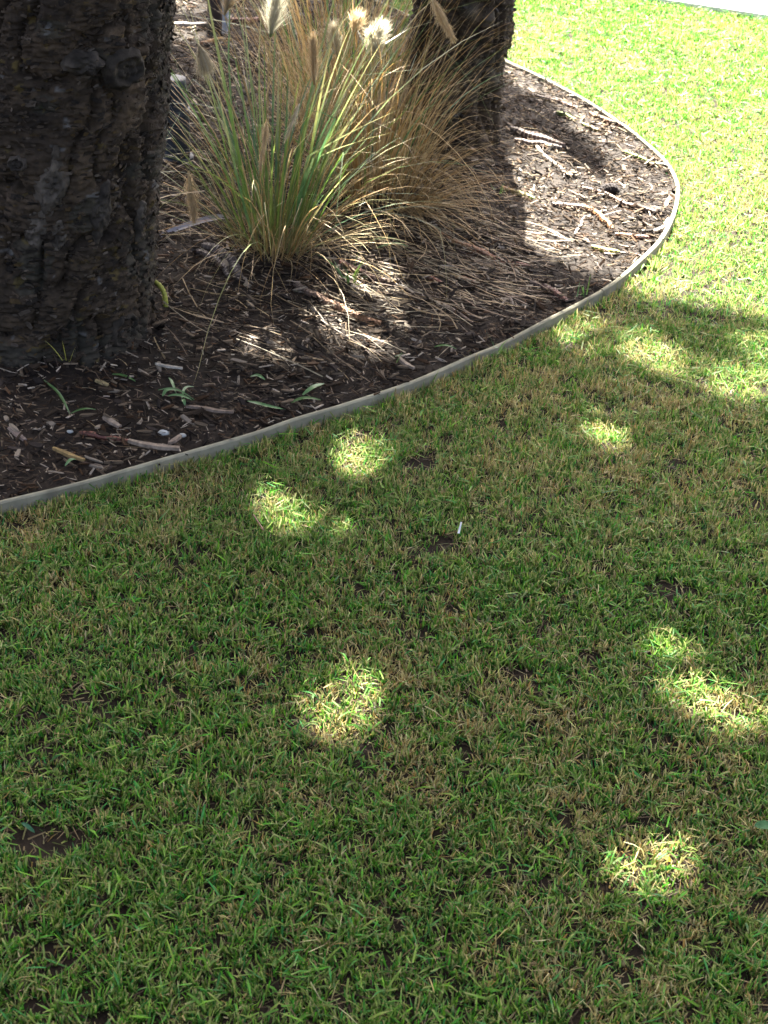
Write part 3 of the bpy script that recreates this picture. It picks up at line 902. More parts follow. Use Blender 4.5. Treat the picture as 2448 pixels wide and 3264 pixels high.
def leafset(parent, name, n, base, spread, L, w, cols, tilt, droop, az=None, single=False, m=None, k=8, kink=0.15, tipcol=None):
    P, side = arcs(n, base, spread, L, tilt, droop, az, k, kink)
    s = np.linspace(0, 1, k)
    prof = np.clip(np.minimum(0.55 + 2.2 * s, 1.0) * (1 - s ** 2.6) + 0.06, 0, 1)
    Wd = rng.uniform(*w, (n, 1)) * prof[None]
    cc = np.array(cols)[rng.integers(0, len(cols), n)] * rng.uniform(0.75, 1.25, (n, 1))
    cl = np.repeat(cc[:, None], k, 1)
    if tipcol is not None:
        t = (np.clip(s - 0.45, 0, 1) / 0.55)[None, :, None] * (rng.random((n, 1, 1)) < 0.6)
        cl = cl * (1 - t) + np.array(tipcol) * t
        b0 = (np.clip(0.22 - s, 0, 1) / 0.22)[None, :, None]
        cl = cl * (1 - b0 * 0.6) + np.array((0.22, 0.17, 0.07)) * b0 * 0.6
    if single:
        for i in range(n):
            V, F, c = strips(P[i:i + 1], Wd[i:i + 1], side[i:i + 1], cl[i:i + 1])
            link(name, mesh(name, V, F, m, c), parent)
    else:
        V, F, c = strips(P, Wd, side, cl)
        o = link(name, mesh(name, V, F, m, c), parent)
        o['kind'] = 'stuff'

GREEN = [(0.055, 0.115, 0.022), (0.075, 0.135, 0.022), (0.045, 0.100, 0.035), (0.10, 0.14, 0.03)]
STRAW = [(0.27, 0.185, 0.075), (0.22, 0.135, 0.045), (0.31, 0.23, 0.115), (0.19, 0.11, 0.035), (0.25, 0.195, 0.095)]
MIXED = GREEN[:2] + STRAW[:3]

def gbase(u, v):
    p = G(u, v, 0.045)
    return np.array([p[0], p[1], float(mz(p[0], p[1])) - 0.005])

def plume(parent, tip, root, rad, nb, cols, core, flare=0.55, seed=0):
    """bottle-brush flower head between two points; bristles sweep from root to tip."""
    r = np.random.default_rng(seed)
    tip, root = np.asarray(tip), np.asarray(root)
    ax = tip - root
    L = np.linalg.norm(ax); t = ax / L
    A = nrm(np.cross(t, [0.3, 0.8, 0.2])); B = np.cross(t, A)
    nb = int(nb * 2.8)
    s = r.random(nb) ** 0.8
    ph = r.uniform(0, 2 * math.pi, nb)
    ol = rad * (0.6 + 0.6 * r.random(nb)) * (1 - 0.55 * s)
    outv = np.cos(ph)[:, None] * A + np.sin(ph)[:, None] * B
    p0 = root + t * (s * L * 0.85)[:, None]
    p1 = p0 + outv * (ol * flare)[:, None] + t * (ol * 0.9)[:, None]
    jit = r.normal(0, 0.35, (nb, 3)) * ol[:, None]
    p1 = p1 + jit * 0.3
    p2 = p0 + jit + outv * ol[:, None] + t * (ol * (1.9 + 0.5 * r.random(nb)))[:, None] + np.array([0, 0, -1]) * (ol * 0.3)[:, None]
    side = np.cross(outv, t)
    cc = np.array(cols)[r.integers(0, len(cols), nb)] * r.uniform(0.8, 1.2, (nb, 1))
    Wd = np.tile(np.array([0.0005, 0.00045, 0.00018]), (nb, 1))
    a = strips(np.stack([p0, p1, p2], 1), Wd, side, cc)
    ss = np.linspace(0, 1, 7)
    cp = root + ax * ss[:, None]
    b = tube(cp, rad * 0.22 * np.sin(math.pi * (0.12 + 0.8 * ss)) + 0.0006, 6, 0, core)
    V, F, c = join([a, b])
    return link('flower_head', mesh('flower_head', V, F, M_plume, c), parent)

def stalk(parent, base, end, bow, col, w=0.0013, bend=None):
    base, end = np.asarray(base), np.asarray(end)
    mid = (base + end) / 2 + np.asarray(bow)
    s = np.linspace(0, 1, 10)[:, None]
    P = base * (1 - s) ** 2 + 2 * mid * s * (1 - s) + end * s ** 2
    v, f, c = tube(P, np.linspace(w * 1.2, w * 0.7, 10), 4, 0, col)
    return link('stalk', mesh('stalk', v, f, M_dry, c), parent)

CREAM = [(0.40, 0.35, 0.24), (0.34, 0.28, 0.17), (0.45, 0.41, 0.31)]
TANP = [(0.45, 0.34, 0.19), (0.38, 0.27, 0.14), (0.50, 0.40, 0.25)]
WHITE = [(0.42, 0.40, 0.30), (0.36, 0.33, 0.24)]

gA = gbase(870, 800)
grassA = tag(empty('ornamental_grass', (0, 0, 0)), 'upright green fountain grass clump right of the thick trunk', 'ornamental grass', 'fountain grasses in the mulch bed')
leafset(grassA, 'leaf', 80, gA, 0.085, (0.36, 0.76), (0.0020, 0.0042), GREEN, (0.26, 0.17), (0.05, 0.7), single=True, m=M_leaf, tipcol=(0.30, 0.27, 0.12))
leafset(grassA, 'leaf', 45, gA, 0.085, (0.35, 0.66), (0.0012, 0.0024), GREEN + STRAW[:1], (0.42, 0.25), (0.6, 1.9), single=True, m=M_leaf, tipcol=(0.36, 0.30, 0.15))
leafset(grassA, 'leaf', 45, gA, 0.09, (0.42, 0.78), (0.0009, 0.0018), GREEN[2:] + STRAW[:1], (0.42, 0.22), (1.0, 2.4), single=True, m=M_leaf, tipcol=(0.30, 0.25, 0.12), k=11, kink=0.25)
leafset(grassA, 'dry_leaves', 150, gA, 0.10, (0.25, 0.70), (0.0006, 0.0012), STRAW + [(0.14, 0.14, 0.05)] * 3, (0.5, 0.35), (0.5, 2.3), m=M_dry, kink=0.45, k=10)
leafset(grassA, 'dry_leaves', 90, gA, 0.11, (0.15, 0.40), (0.0006, 0.0012), STRAW, (0.8, 0.3), (0.6, 1.6), az=(-0.6, 0.9), m=M_dry, kink=0.35)

gB = gbase(1175, 610)
grassB = tag(empty('ornamental_grass', (0, 0, 0)), 'dry straw coloured grass clump slumped in front of the slimmer trunk', 'ornamental grass', 'fountain grasses in the mulch bed')
leafset(grassB, 'leaf', 38, gB, 0.10, (0.28, 0.58), (0.0013, 0.0026), STRAW + GREEN[:2], (0.3, 0.2), (0.3, 1.5), single=True, m=M_dry, tipcol=(0.42, 0.34, 0.18))
leafset(grassB, 'dry_leaves', 330, gB, 0.13, (0.30, 0.70), (0.0006, 0.0015), STRAW, (0.20, 0.15), (0.2, 1.9), m=M_dry, kink=0.5, k=10)
leafset(grassB, 'dry_leaves', 340, gB, 0.15, (0.20, 0.44), (0.0006, 0.0014), STRAW, (0.5, 0.36), (0.4, 2.4), m=M_dry, kink=0.5, k=10)
leafset(grassB, 'dry_leaves', 190, gB + np.array([0.05, -0.08, 0]), 0.11, (0.16, 0.36), (0.0006, 0.0013), STRAW, (0.85, 0.35), (0.5, 1.4), az=(-0.6, 0.55), m=M_dry, kink=0.4, k=10)
leafset(grassB, 'leaf', 14, gB, 0.10, (0.3, 0.55), (0.0022, 0.0036), GREEN, (0.4, 0.25), (0.4, 1.4), single=True, m=M_leaf)

gC_ = gbase(1080, 420)
grassC = tag(empty('ornamental_grass', (0, 0, 0)), 'tall mixed green and tan grass clump at the top edge behind the others', 'ornamental grass', 'fountain grasses in the mulch bed')
leafset(grassC, 'leaf', 60, gC_, 0.13, (0.4, 0.85), (0.0016, 0.0032), GREEN + STRAW[:2], (0.22, 0.16), (0.1, 1.2), single=True, m=M_leaf, tipcol=(0.36, 0.30, 0.15))
leafset(grassC, 'dry_leaves', 420, gC_, 0.17, (0.35, 0.8), (0.0006, 0.0014), STRAW + GREEN[3:], (0.3, 0.22), (0.3, 1.6), m=M_dry, kink=0.25)

yA, yB = gA[1], gB[1]
heads = [  # owner, base, tip px, root px, distance, radius, bristles, colours
    (grassA, gA, (622, 712), (600, 545), yA - 0.08, 0.018, 240, TANP, (0.42, 0.32, 0.16)),
    (grassA, gA, (655, 205), (632, 140), yA - 0.08, 0.024, 260, CREAM, (0.5, 0.42, 0.26)),
    (grassA, gA, (885, -40), (862, 118), yA - 0.08, 0.028, 380, WHITE, (0.35, 0.40, 0.18)),
    (grassA, gA, (740, -30), (715, 48), yA - 0.05, 0.022, 220, CREAM + TANP, (0.45, 0.34, 0.18)),
    (grassA, gA, (998, 100), (1002, 270), yA - 0.16, 0.020, 240, TANP, (0.42, 0.28, 0.13)),
    (grassA, gA, (828, 560), (850, 380), yA - 0.18, 0.010, 160, TANP, (0.42, 0.31, 0.15)),
    (grassA, gA, (906, 455), (955, 330), yA - 0.15, 0.009, 110, CREAM, (0.55, 0.48, 0.36)),
    (grassB, gB, (1140, 45), (1128, 115), yB - 0.17, 0.022, 240, TANP, (0.42, 0.26, 0.10)),
    (grassB, gB, (1215, 75), (1172, 170), yB - 0.20, 0.026, 420, WHITE, (0.7, 0.66, 0.5)),
    (grassB, gB, (1060, 75), (1078, 185), yB - 0.16, 0.026, 240, CREAM, (0.5, 0.45, 0.28)),
    (grassB, gB, (1452, 138), (1372, -10), yB + 0.05, 0.016, 260, TANP, (0.45, 0.35, 0.17)),
    (grassB, gB, (1180, 95), (1215, 190), yB - 0.22, 0.022, 240, CREAM + WHITE, (0.6, 0.52, 0.35)),
]
for i, (own, gb, tp, rt, yy, rad, nb_, cols, core) in enumerate(heads):
    tip, root = D(*tp, yy), D(*rt, yy)
    plume(own, tip, root, rad, nb_, cols, core, seed=70 + i)
    upw = np.array([0, 0, 0.10]) if tip[2] < root[2] else np.array([0.0, -0.02, 0.03])
    stalk(own, gb + np.array([random.uniform(-0.05, 0.05), random.uniform(-0.05, 0.05), 0]), root, upw, (0.24, 0.19, 0.07))

# ------------------------------------------------------------------ fallen cords, twigs, leaves
def gpath(px, m=8, lift=0.012):
    P = []
    for u, v in px:
        z_ = 0.04
        for _ in range(3):
            g = G(u, v, z_)
            z_ = float(mz(g[0], g[1])) + lift
        P.append(g)
    P = np.array(P)
    P = catmull(P, m) if len(P) > 2 else np.linspace(P[0], P[-1], 2 * m)
    P[:, 2] = mz(P[:, 0], P[:, 1]) + lift
    return P

RED, BRN, DRK, GRN, YGR, GRY, ORB = (0.10, 0.036, 0.022), (0.085, 0.052, 0.034), (0.042, 0.030, 0.022), (0.10, 0.14, 0.02), (0.24, 0.24, 0.04), (0.22, 0.19, 0.15), (0.17, 0.08, 0.03)
twigs = [
    ('red brown cord twig with a pale end lying near the bottom left edging', [(252, 1378), (330, 1392), (412, 1404)], 0.0055, RED, RED),
    ('long dark red cord twig lying below the dry grass mat', [(1385, 725), (1440, 765), (1530, 800), (1620, 838), (1692, 846)], 0.0060, ORB, RED),
    ('thick brown ropey twig pointing down to the sun spot on the mulch', [(940, 905), (1010, 945), (1090, 985), (1150, 1012), (1215, 1030)], 0.0085, DRK, ORB),
    ('brown ropey twig above the sun spot beside the small green tuft', [(1085, 835), (1140, 862), (1190, 885), (1260, 905)], 0.0075, RED, BRN),
    ('short red twig alone on the shaded mulch right of the sun spot', [(1338, 872), (1375, 888), (1412, 903)], 0.0050, ORB, RED),
    ('long thin brown twig between the sun spot and the curved twig', [(1260, 905), (1340, 940), (1440, 985), (1510, 1030)], 0.0040, GRY, BRN),
    ('slightly curved reddish brown twig near the edging in the shade', [(1690, 900), (1745, 918), (1790, 945), (1808, 962)], 0.0070, DRK, RED),
    ('short orange brown twig left of the curved twig near the edging', [(1450, 880), (1500, 895), (1545, 912)], 0.0045, ORB, BRN),
    ('thin dark curved twig on shaded mulch above the edging middle', [(1480, 870), (1560, 905), (1620, 945), (1636, 985)], 0.0045, BRN, DRK),
    ('thick dark ropey twig curling beside the green grass base', [(645, 785), (700, 805), (745, 845), (762, 885)], 0.0120, DRK, DRK),
    ('dark ropey twig curling just left of its thicker neighbour', [(612, 795), (660, 810), (705, 840), (730, 880)], 0.0080, DRK, DRK),
    ('thin bent grey twig reaching over the two dark ropey twigs', [(722, 765), (732, 810), (750, 850), (780, 890)], 0.0045, BRN, GRY),
    ('thick brown ropey twig against the foot of the slimmer trunk', [(1628, 412), (1690, 435), (1750, 450), (1800, 462)], 0.0120, DRK, BRN),
    ('stout dark brown twig lying along the one at the trunk foot', [(1640, 445), (1700, 458), (1790, 472)], 0.0090, BRN, DRK),
    ('smooth dark stick with a hooked lower end on the dappled mulch', [(1708, 462), (1740, 500), (1785, 535), (1800, 553), (1798, 566)], 0.0055, GRY, DRK),
    ('orange brown twig poking over the far edging', [(1880, 362), (1930, 382), (1975, 398), (2010, 412)], 0.0070, ORB, BRN),
    ('green cord twig nearest the far edging on sunlit mulch', [(1772, 358), (1805, 368), (1835, 382)], 0.0065, GRN, GRN),
    ('long thin green cord twig right of the shorter green one', [(1855, 393), (1890, 410), (1950, 424)], 0.0055, GRN, ORB),
    ('green cord twig close inside the rounded end of the edging', [(1990, 485), (2030, 500), (2068, 515)], 0.0070, GRN, GRN),
    ('short yellow green twig under the green one at the rounded end', [(2062, 522), (2090, 524), (2130, 528)], 0.0050, YGR, GRY),
    ('mossy yellow green twig with a brown tail near the edging', [(1885, 788), (1930, 798), (1975, 804)], 0.0070, YGR, YGR),
    ('thin brown twig trailing from the mossy yellow green one', [(1975, 804), (2010, 810), (2045, 816)], 0.0035, BRN, BRN),
    ('long brown ropey twig running to the rounded edging', [(1850, 597), (1930, 618), (1990, 650), (2060, 668), (2135, 682)], 0.0065, BRN, BRN),
    ('orange brown twig curving down across the sunlit mulch', [(1855, 655), (1890, 670), (1925, 700), (1955, 730)], 0.0075, ORB, ORB),
    ('brown twig level with the trunk foot on sunlit mulch', [(1760, 652), (1810, 655), (1868, 662)], 0.0075, BRN, BRN),
    ('red brown and green twig beside the dry grass mat', [(1600, 598), (1650, 615), (1705, 632)], 0.0070, ORB, GRN),
    ('pale curved twig hugging the inside of the edging', [(2045, 735), (2085, 738), (2115, 722), (2132, 695)], 0.0055, GRY, GRY),
    ('pale stick leaning toward the inside of the edging curve', [(2118, 665), (2128, 645), (2140, 622)], 0.0050, GRY, GRY),
    ('pale slim stick standing out on the sunlit mulch', [(1830, 748), (1850, 720), (1862, 692)], 0.0035, GRY, GRY),
    ('small orange twig lying flat at the edge of the trunk shadow', [(1960, 745), (2010, 752), (2075, 758)], 0.0060, ORB, RED),
    ('dark brown twig crossing the shade near the far edging', [(1690, 300), (1760, 318), (1840, 345)], 0.0060, DRK, BRN),
    ('long grey stick lying on the mulch behind the thick trunk', [(540, 78), (620, 82), (700, 78)], 0.0100, GRY, DRK),
    ('mustard brown twig lying behind the green grass', [(640, 138), (690, 128), (735, 126)], 0.0075, ORB, (0.28, 0.17, 0.05)),
    ('dark red twig at the top behind the green grass', [(730, 62), (780, 68), (830, 62)], 0.0100, RED, RED),
]
for (lab, px, r_, c1, c2) in twigs:
    P = gpath(px, 10, r_ * 0.9)
    # resample evenly so that the needle scales stay fine
    d = np.concatenate([[0], np.cumsum(np.linalg.norm(np.diff(P, axis=0), axis=1))])
    m = int(np.clip(d[-1] / 0.0028, 14, 170))
    t = np.linspace(0, d[-1], m)
    P = np.stack([np.interp(t, d, P[:, q]) for q in range(3)], -1)
    P = P + 0.0012 * np.stack([noise3(t * 40, t * 0, t * 0 + r_ * 999, q) - 0.5 for q in range(3)], -1) * 3
    s = np.linspace(0, 1, m)
    rad = r_ * (0.75 + 0.35 * np.sin(math.pi * s)) * np.where(s > 0.93, 0.8, 1)
    smooth_ = 'stick' in lab or 'thin' in lab or 'pale' in lab
    v, f, c = tube(P, rad, 8, 0.05 if smooth_ else 0.26, c1, c2)
    o0 = P.mean(0)
    o = link('stick' if 'stick' in lab else 'fallen_twig', mesh('fallen_twig', v - o0, f, M_twig, c, smooth=False), None, o0)
    tag(o, lab, 'twig', 'fallen twigs on the mulch')

# the standing yellow-green cord by the thick trunk
b0 = G(528, 978, 0.045); t0 = b0 + np.array([-0.03, 0.02, 0.052])
s = np.linspace(0, 1, 34)[:, None]
P = b0 * (1 - s) + t0 * s + np.array([0.008, 0, 0.008]) * np.sin(math.pi * s)
v, f, c = tube(P, 0.0058 * np.linspace(1, 0.75, 34), 8, 0.25, (0.25, 0.26, 0.035), (0.20, 0.20, 0.03))
tag(link('fallen_twig', mesh('fallen_twig', v - P[0], f, M_twig, c), None, P[0]), 'yellow green cord twig propped upright against the thick trunk foot', 'twig', 'fallen twigs on the mulch')

# dark curled cone lying at the sunlit end of the bed
cp = G(1945, 585, 0.06); cp[2] = float(mz(cp[0], cp[1])) - 0.008
th = np.linspace(0.25, math.pi - 0.35, 40)
P = np.stack([cp[0] + 0.024 * np.cos(th), cp[1] + 0.008 * np.cos(th) + 0.01, cp[2] + 0.004 + 0.018 * np.sin(th)], -1)
v, f, c = tube(P, 0.013 * (0.6 + 0.5 * np.sin(np.linspace(0.2, 2.9, 40))), 10, 0.13, (0.016, 0.012, 0.010), (0.012, 0.009, 0.008))
tag(link('seed_cone', mesh('seed_cone', v - cp, f, M_bark, c, smooth=False), None, cp), 'dark brown curled spiky seed cone on the sunlit mulch', 'seed cone')

# pale splinter, wood slivers that stand out
def sliver(name, lab, px, w, h, col, cat, zl=0.012, group=None):
    P = gpath(px, 5, zl)
    Tn = nrm(np.gradient(P, axis=0)); Nn_ = np.stack([-Tn[:, 1], Tn[:, 0], 0 * Tn[:, 0]], -1)
    m = len(P); s = np.linspace(0, 1, m)
    ww = w * (0.45 + 0.55 * np.sin(math.pi * np.clip(s, 0.1, 0.85))) * (0.85 + 0.3 * rng.random(m))
    V = np.stack([P - Nn_ * ww[:, None], P + Nn_ * ww[:, None], P + Nn_ * ww[:, None] * 0.7 + [0, 0, h], P - Nn_ * ww[:, None] * 0.7 + [0, 0, h]], 1)
    a, b = np.meshgrid(np.arange(m - 1), np.arange(4), indexing='ij')
    F = np.stack([a * 4 + b, a * 4 + (b + 1) % 4, (a + 1) * 4 + (b + 1) % 4, (a + 1) * 4 + b], -1).reshape(-1, 4)
    F = np.vstack([F, [[3, 2, 1, 0]], [[m * 4 - 4, m * 4 - 3, m * 4 - 2, m * 4 - 1]]])
    cc = np.tile(col, (m * 4, 1)) * 0.42 * (0.75 + 0.5 * rng.random((m * 4, 1)))
    o0 = P.mean(0)
    return tag(link(name, mesh(name, V.reshape(-1, 3) - o0, F, M_chip, cc, smooth=False), None, o0), lab, cat, group)
sg = 'loose wood splinters on the mulch'
sliver('wood_splinter', 'long pale wood splinter touching the edging at bottom left', [(410, 1408), (450, 1418), (515, 1428), (572, 1433)], 0.0075, 0.006, (0.30, 0.24, 0.18), 'splinter', group=sg)
sliver('wood_splinter', 'pale splinter lying across the end of the long one', [(540, 1416), (560, 1403), (576, 1392)], 0.006, 0.005, (0.28, 0.22, 0.17), 'splinter', 0.016, sg)
sliver('wood_splinter', 'bright whitish wood strip in front of the thick trunk', [(495, 1162), (535, 1170), (582, 1176)], 0.0042, 0.004, (0.50, 0.45, 0.36), 'splinter', group=sg)
sliver('wood_splinter', 'broad pinkish grey wood flake above the red brown twig', [(332, 1330), (355, 1345), (382, 1362)], 0.0085, 0.004, (0.27, 0.22, 0.17), 'splinter', group=sg)
sliver('wood_splinter', 'yellowish brown splinter at far left under the red brown twig', [(170, 1432), (215, 1450), (270, 1470)], 0.0055, 0.005, (0.30, 0.21, 0.09), 'splinter', group=sg)
sliver('wood_splinter', 'grey brown wood flake at the far left edge', [(30, 1365), (55, 1385), (80, 1405)], 0.0065, 0.004, (0.24, 0.19, 0.16), 'splinter', group=sg)
sliver('wood_splinter', 'small straw coloured splinter in front of the thick trunk', [(305, 1215), (325, 1222), (345, 1230)], 0.006, 0.004, (0.33, 0.26, 0.13), 'splinter', group=sg)
sliver('wood_splinter', 'long greyish splinter right of the green sprig', [(592, 1298), (650, 1303), (745, 1315)], 0.0055, 0.004, (0.26, 0.20, 0.15), 'splinter', group=sg)
sliver('wood_splinter', 'pale wood chip near the edging under the sun spot', [(1270, 1140), (1290, 1160), (1320, 1177)], 0.006, 0.005, (0.36, 0.29, 0.22), 'splinter', group=sg)

# grey strap leaf against the thick trunk
P = np.array([G(492, 765, 0.05) + [0, 0, 0.005], G(560, 745, 0.06) + [0, 0, 0.012], G(640, 728, 0.06) + [0, 0, 0.02], G(700, 714, 0.06) + [0, 0, 0.018], G(752, 706, 0.06) + [0, 0, 0.008]])
P = catmull(P, 6)
m = len(P); s = np.linspace(0, 1, m)
w = 0.0095 * np.minimum(1, 0.6 + 1.5 * s) * np.clip((1 - s) * 3.2, 0.03, 1)
sd = np.tile(nrm(np.array([0.25, 0.75, 0.55])), (m, 1))
Vc = np.stack([P - sd * w[:, None], P + np.array([0.05, 0.45, -0.6]) * 0.006, P + sd * w[:, None]], 1)
a, b = np.meshgrid(np.arange(m - 1), np.arange(2), indexing='ij')
F = np.stack([a * 3 + b, a * 3 + b + 1, (a + 1) * 3 + b + 1, (a + 1) * 3 + b], -1).reshape(-1, 4)
tag(link('strap_leaf', mesh('strap_leaf', Vc.reshape(-1, 3) - P[0], F, M_plain, np.tile((0.36, 0.34, 0.36), (m * 3, 1))), None, P[0]), 'smooth grey dead strap leaf between the thick trunk and green grass', 'leaf')

# green leaves and sprigs
def leaf_strip(name, lab, px, w, col, zl=0.014, group='loose green leaves on the mulch', parent=None, cat='leaf'):
    P = gpath(px, 6, zl)
    Tn = nrm(np.gradient(P, axis=0)); sd = np.stack([-Tn[:, 1], Tn[:, 0], 0.3 + 0 * Tn[:, 0]], -1)
    m = len(P); s = np.linspace(0, 1, m)
    ww = 0.75 * w * np.clip(np.sin(math.pi * (0.08 + 0.88 * s)), 0.05, 1) ** 0.7
    P[:, 2] += 0.006 * np.sin(math.pi * s)
    V = np.stack([P - sd * ww[:, None], P - [0, 0, 0.0012], P + sd * ww[:, None]], 1)
    a, b = np.meshgrid(np.arange(m - 1), np.arange(2), indexing='ij')
    F = np.stack([a * 3 + b, a * 3 + b + 1, (a + 1) * 3 + b + 1, (a + 1) * 3 + b], -1).reshape(-1, 4)
    o0 = P.mean(0) if parent is None else np.zeros(3)
    o = link(name, mesh(name, V.reshape(-1, 3) - o0, F, M_leaf, np.tile(col, (m * 3, 1))), parent, o0)
    if parent is None:
        tag(o, lab, cat, group)
    return o
LG, LG2 = (0.075, 0.16, 0.055), (0.055, 0.12, 0.03)
sp = tag(empty('leafy_sprig', (0, 0, 0)), 'small broken green sprig with several leaves on the dark mulch', 'sprig')
for px, w in [([(505, 1243), (560, 1248), (620, 1274)], 0.0022), ([(518, 1262), (535, 1250), (575, 1246)], 0.0048), ([(560, 1250), (548, 1225), (538, 1203)], 0.0045),
              ([(535, 1262), (575, 1268), (612, 1275)], 0.0042), ([(580, 1270), (590, 1245), (618, 1232)], 0.0035), ([(582, 1272), (586, 1285), (590, 1292)], 0.0045)]:
    leaf_strip('leaf', '', px, w, LG, 0.02, parent=sp)
for lab, px, w, c_ in [
    ('short green leaf piece left of the sun spot on the mulch', [(798, 1200), (822, 1204), (845, 1210)], 0.0050, LG),
    ('bright green leaf piece pointing up right near the edging', [(965, 1258), (1000, 1240), (1034, 1222)], 0.0060, LG),
    ('narrow green leaf lying level near the edging', [(926, 1284), (970, 1276), (1022, 1274)], 0.0048, LG2),
    ('long curved green leaf blade nearest the edging', [(788, 1278), (840, 1298), (910, 1306)], 0.0048, LG),
    ('long green blade with a pale foot at the left of the mulch', [(140, 1212), (190, 1265), (222, 1318)], 0.0035, LG2),
    ('thin green blade beside the long one at the left', [(225, 1318), (265, 1312), (305, 1305)], 0.0030, LG2),
    ('green blade with brown tip just in front of the thick trunk', [(358, 1193), (395, 1205), (432, 1215)], 0.0036, LG2),
    ('green leaf leaning on the foot of the thick trunk', [(62, 1134), (85, 1144), (108, 1156)], 0.0050, LG),
    ('tiny green leaf beside the edging at bottom left', [(208, 1484), (225, 1474), (242, 1464)], 0.0040, LG),
    ('thin green blade in the shade near the edging middle', [(1385, 1105), (1420, 1108), (1455, 1112)], 0.0038, LG2),
    ('long olive green blade under the dry grass mat', [(1170, 770), (1230, 765), (1290, 770)], 0.0050, LG2),
    ('olive green blade lying just below the other under the grass', [(1200, 790), (1260, 782), (1300, 785)], 0.0050, LG2),
]:
    leaf_strip('fallen_leaf', lab, px, w, c_)

def weed(lab, u, v, n, L, w, spread=0.004, cols=GREEN, tilt=(0.3, 0.2), z0=None, cat='weed'):
    g = G(u, v, 0.05)
    zz = float(mz(g[0], g[1])) if z0 is None else z0
    r_ = empty('grass_weed', (0, 0, 0))
    P, side = arcs(n, np.array([g[0], g[1], zz]), spread, L, tilt, (0.2, 0.9), None, 6, 0.0)
    s = np.linspace(0, 1, 6)
    for i in range(n):
        V, F, c = strips(P[i:i + 1], (w * (1 - s ** 2.5) + 0.0002)[None], side[i:i + 1], np.array(cols)[i % len(cols)][None] * 1.2)
        link('leaf', mesh('leaf', V, F, M_leaf, c), r_)
    return tag(r_, lab, cat, 'small weeds in the mulch')
weed('small bright green weed tuft above the sun spot', 1118, 895, 11, (0.05, 0.11), 0.0024, 0.012, tilt=(0.6, 0.4))
weed('taller thin green shoots beside the edging in the shade', 1868, 928, 3, (0.05, 0.075), 0.0016, 0.006, tilt=(0.1, 0.08))
weed('shorter thin green shoots left of the taller ones by the edging', 1838, 930, 3, (0.035, 0.06), 0.0014, 0.006, tilt=(0.12, 0.1))
weed('little green tuft at the foot of the slimmer trunk', 1590, 622, 6, (0.03, 0.05), 0.0014, 0.012, tilt=(0.15, 0.1))
weed('lone green shoot rising over the edging middle', 1588, 1098, 3, (0.04, 0.07), 0.0018, 0.004, z0=0.02)
weed('tiny yellow green shoot beside the sun spot', 1258, 1135, 3, (0.03, 0.05), 0.0013, 0.004)
weed('spindly weed standing in front of the thick trunk', 215, 1165, 3, (0.05, 0.09), 0.0012, 0.004, cols=[YGR])

# lawn oddments
g = G(1466, 1690, 0.018)
V = np.array([(-0.0035, -0.014, 0), (0.0035, -0.014, 0.002), (0.003, 0.0, 0.010), (-0.003, 0.0, 0.009), (0.002, 0.014, 0.020), (-0.002, 0.013, 0.021)])
V = np.vstack([V, V + [0, 0.0006, 0.0008]]) * 0.6
F = np.array([[0, 1, 2, 3], [3, 2, 4, 5], [9, 8, 7, 6], [11, 10, 8, 9], [0, 3, 9, 6], [3, 5, 11, 9], [1, 7, 8, 2], [2, 8, 10, 4], [0, 6, 7, 1], [5, 4, 10, 11]])
tag(link('white_scrap', mesh('white_scrap', V, F, M_plain, np.tile((0.5, 0.49, 0.45), (12, 1)), smooth=False), None, g, (0.3, 0, -0.3)), 'tiny white scrap caught in the lawn', 'scrap')
def lawn_leaf(lab, u, v, L, w, rz, col):
    g = G(u, v, 0.022)
    s = np.linspace(-0.5, 0.5, 9)
    ww = w * (1 - (2 * s) ** 2) ** 0.6 + 0.0003
    P = np.stack([s * L, 0 * s, 0.004 * np.cos(s * 3)], -1)
    V = np.stack([P - np.stack([0 * s, ww, -0.002 + 0 * s], -1), P, P + np.stack([0 * s, ww, 0.002 + 0 * s], -1)], 1)
    a, b = np.meshgrid(np.arange(8), np.arange(2), indexing='ij')
    F = np.stack([a * 3 + b, a * 3 + b + 1, (a + 1) * 3 + b + 1, (a + 1) * 3 + b], -1).reshape(-1, 4)
    tag(link('broad_leaf', mesh('broad_leaf', V.reshape(-1, 3) * 0.85, F, M_blade, np.tile(col, (27, 1))), None, g, (0.25, 0.1, rz)), lab, 'leaf', 'single leaves in the lawn')
lawn_leaf('broad dark green weed leaf at the right edge of the lawn', 2432, 2635, 0.032, 0.008, 0.2, (0.05, 0.13, 0.05))
lawn_leaf('small yellow leaf beside the sun fleck at lower right', 2128, 2742, 0.011, 0.0035, -0.7, (0.42, 0.36, 0.04))
lawn_leaf('dark green blade standing out left of the lower left bare patch', 90, 2640, 0.030, 0.003, -0.6, (0.03, 0.10, 0.05))
v_, f_, c_ = tube(np.linspace(G(808, 1640, 0.03), G(840, 1690, 0.025), 14), 0.0014, 6, 0.1, (0.16, 0.08, 0.05))
tag(link('fallen_twig', mesh('fallen_twig', v_, f_, M_twig, c_), None), 'thin reddish brown twig stuck in the lawn left of the dapples', 'twig')

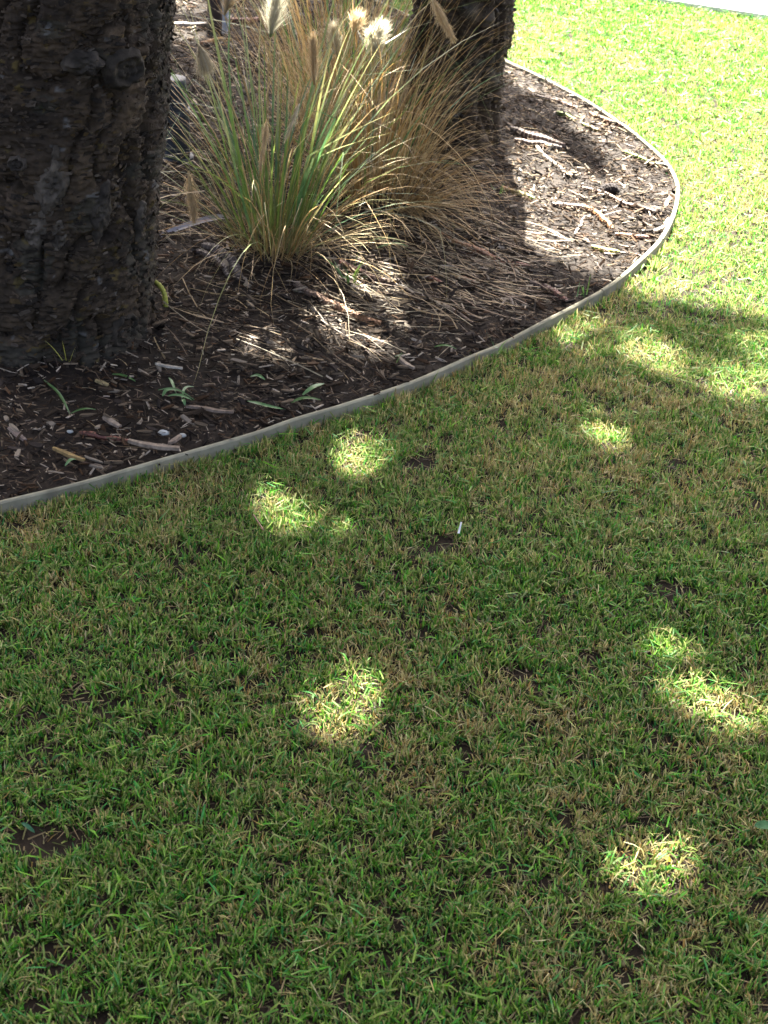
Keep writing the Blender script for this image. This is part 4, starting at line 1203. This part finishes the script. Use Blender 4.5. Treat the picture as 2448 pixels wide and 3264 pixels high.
# pebbles
def pebble(lab, u, v, r_):
    g = G(u, v, 0.05); g[2] = float(mz(g[0], g[1])) + r_ * 0.5
    th = np.linspace(0, math.pi, 8); ph = np.arange(10) * 2 * math.pi / 10
    A, B = np.meshgrid(th, ph, indexing='ij')
    V = np.stack([np.sin(A) * np.cos(B) * 1.3, np.sin(A) * np.sin(B), np.cos(A) * 0.7], -1) * r_ * (0.9 + 0.2 * rng.random(A.shape + (1,)))
    V[0] = V[0].mean(0); V[-1] = V[-1].mean(0)
    a, b = np.meshgrid(np.arange(7), np.arange(10), indexing='ij')
    F = np.stack([a * 10 + b, (a + 1) * 10 + b, (a + 1) * 10 + (b + 1) % 10, a * 10 + (b + 1) % 10], -1).reshape(-1, 4)
    tag(link('pebble', mesh('pebble', V.reshape(-1, 3), F, M_plain, np.tile((0.26, 0.27, 0.25), (80, 1))), None, g), lab, 'pebble', 'pebbles in the mulch')
pebble('largest grey pebble above the long pale splinter', 521, 1344, 0.0085)
pebble('small pale pebble left of the broad wood flake', 222, 1348, 0.0050)
pebble('small grey pebble right of the largest pebble', 582, 1350, 0.0055)

# ------------------------------------------------------------------ behind the thick trunk
def post(name, lab, cat, u, v, y, r_, h, col, rim=None):
    g = G(u, v, 0.06); g[2] = float(mz(g[0], g[1])) - 0.02
    root = tag(empty(name, g), lab, cat)
    z = np.linspace(0, h, 12)
    P = np.stack([0.004 * np.sin(z * 20), 0 * z, z], -1)
    P[:, 0] += 0
    V, F, c = tube(P + [0, 0, 0], np.full(12, r_) * np.linspace(1.04, 0.97, 12), 16, 0, col)
    link('shaft', mesh('shaft', V, F, M_plain, c), root)
    if rim:
        P = np.stack([0 * z, 0 * z, h * rim[0] + z / h * rim[1]], -1)
        V, F, c = tube(P, np.full(12, r_ * 1.12), 16, 0, rim[2])
        link('collar', mesh('collar', V, F, M_plain, c), root)
        P = np.stack([0 * z, 0 * z, z / h * 0.03], -1)
        V, F, c = tube(P, np.full(12, r_ * 1.35), 16, 0, col)
        link('foot', mesh('foot', V, F, M_plain, c), root)
post('stub_post', 'dark blue grey stub post half hidden behind the thick trunk', 'post', 556, 500, 0, 0.038, 0.235, (0.016, 0.020, 0.025), (0.62, 0.012, (0.03, 0.036, 0.042)))
post('woody_stem', 'slim dark woody stem at the top edge behind the green grass', 'shrub stem', 683, 95, 0, 0.026, 0.55, (0.035, 0.024, 0.02))
post('pipe', 'short grey pipe standing beside the slim dark stem', 'pipe', 715, 105, 0, 0.010, 0.14, (0.24, 0.26, 0.27))
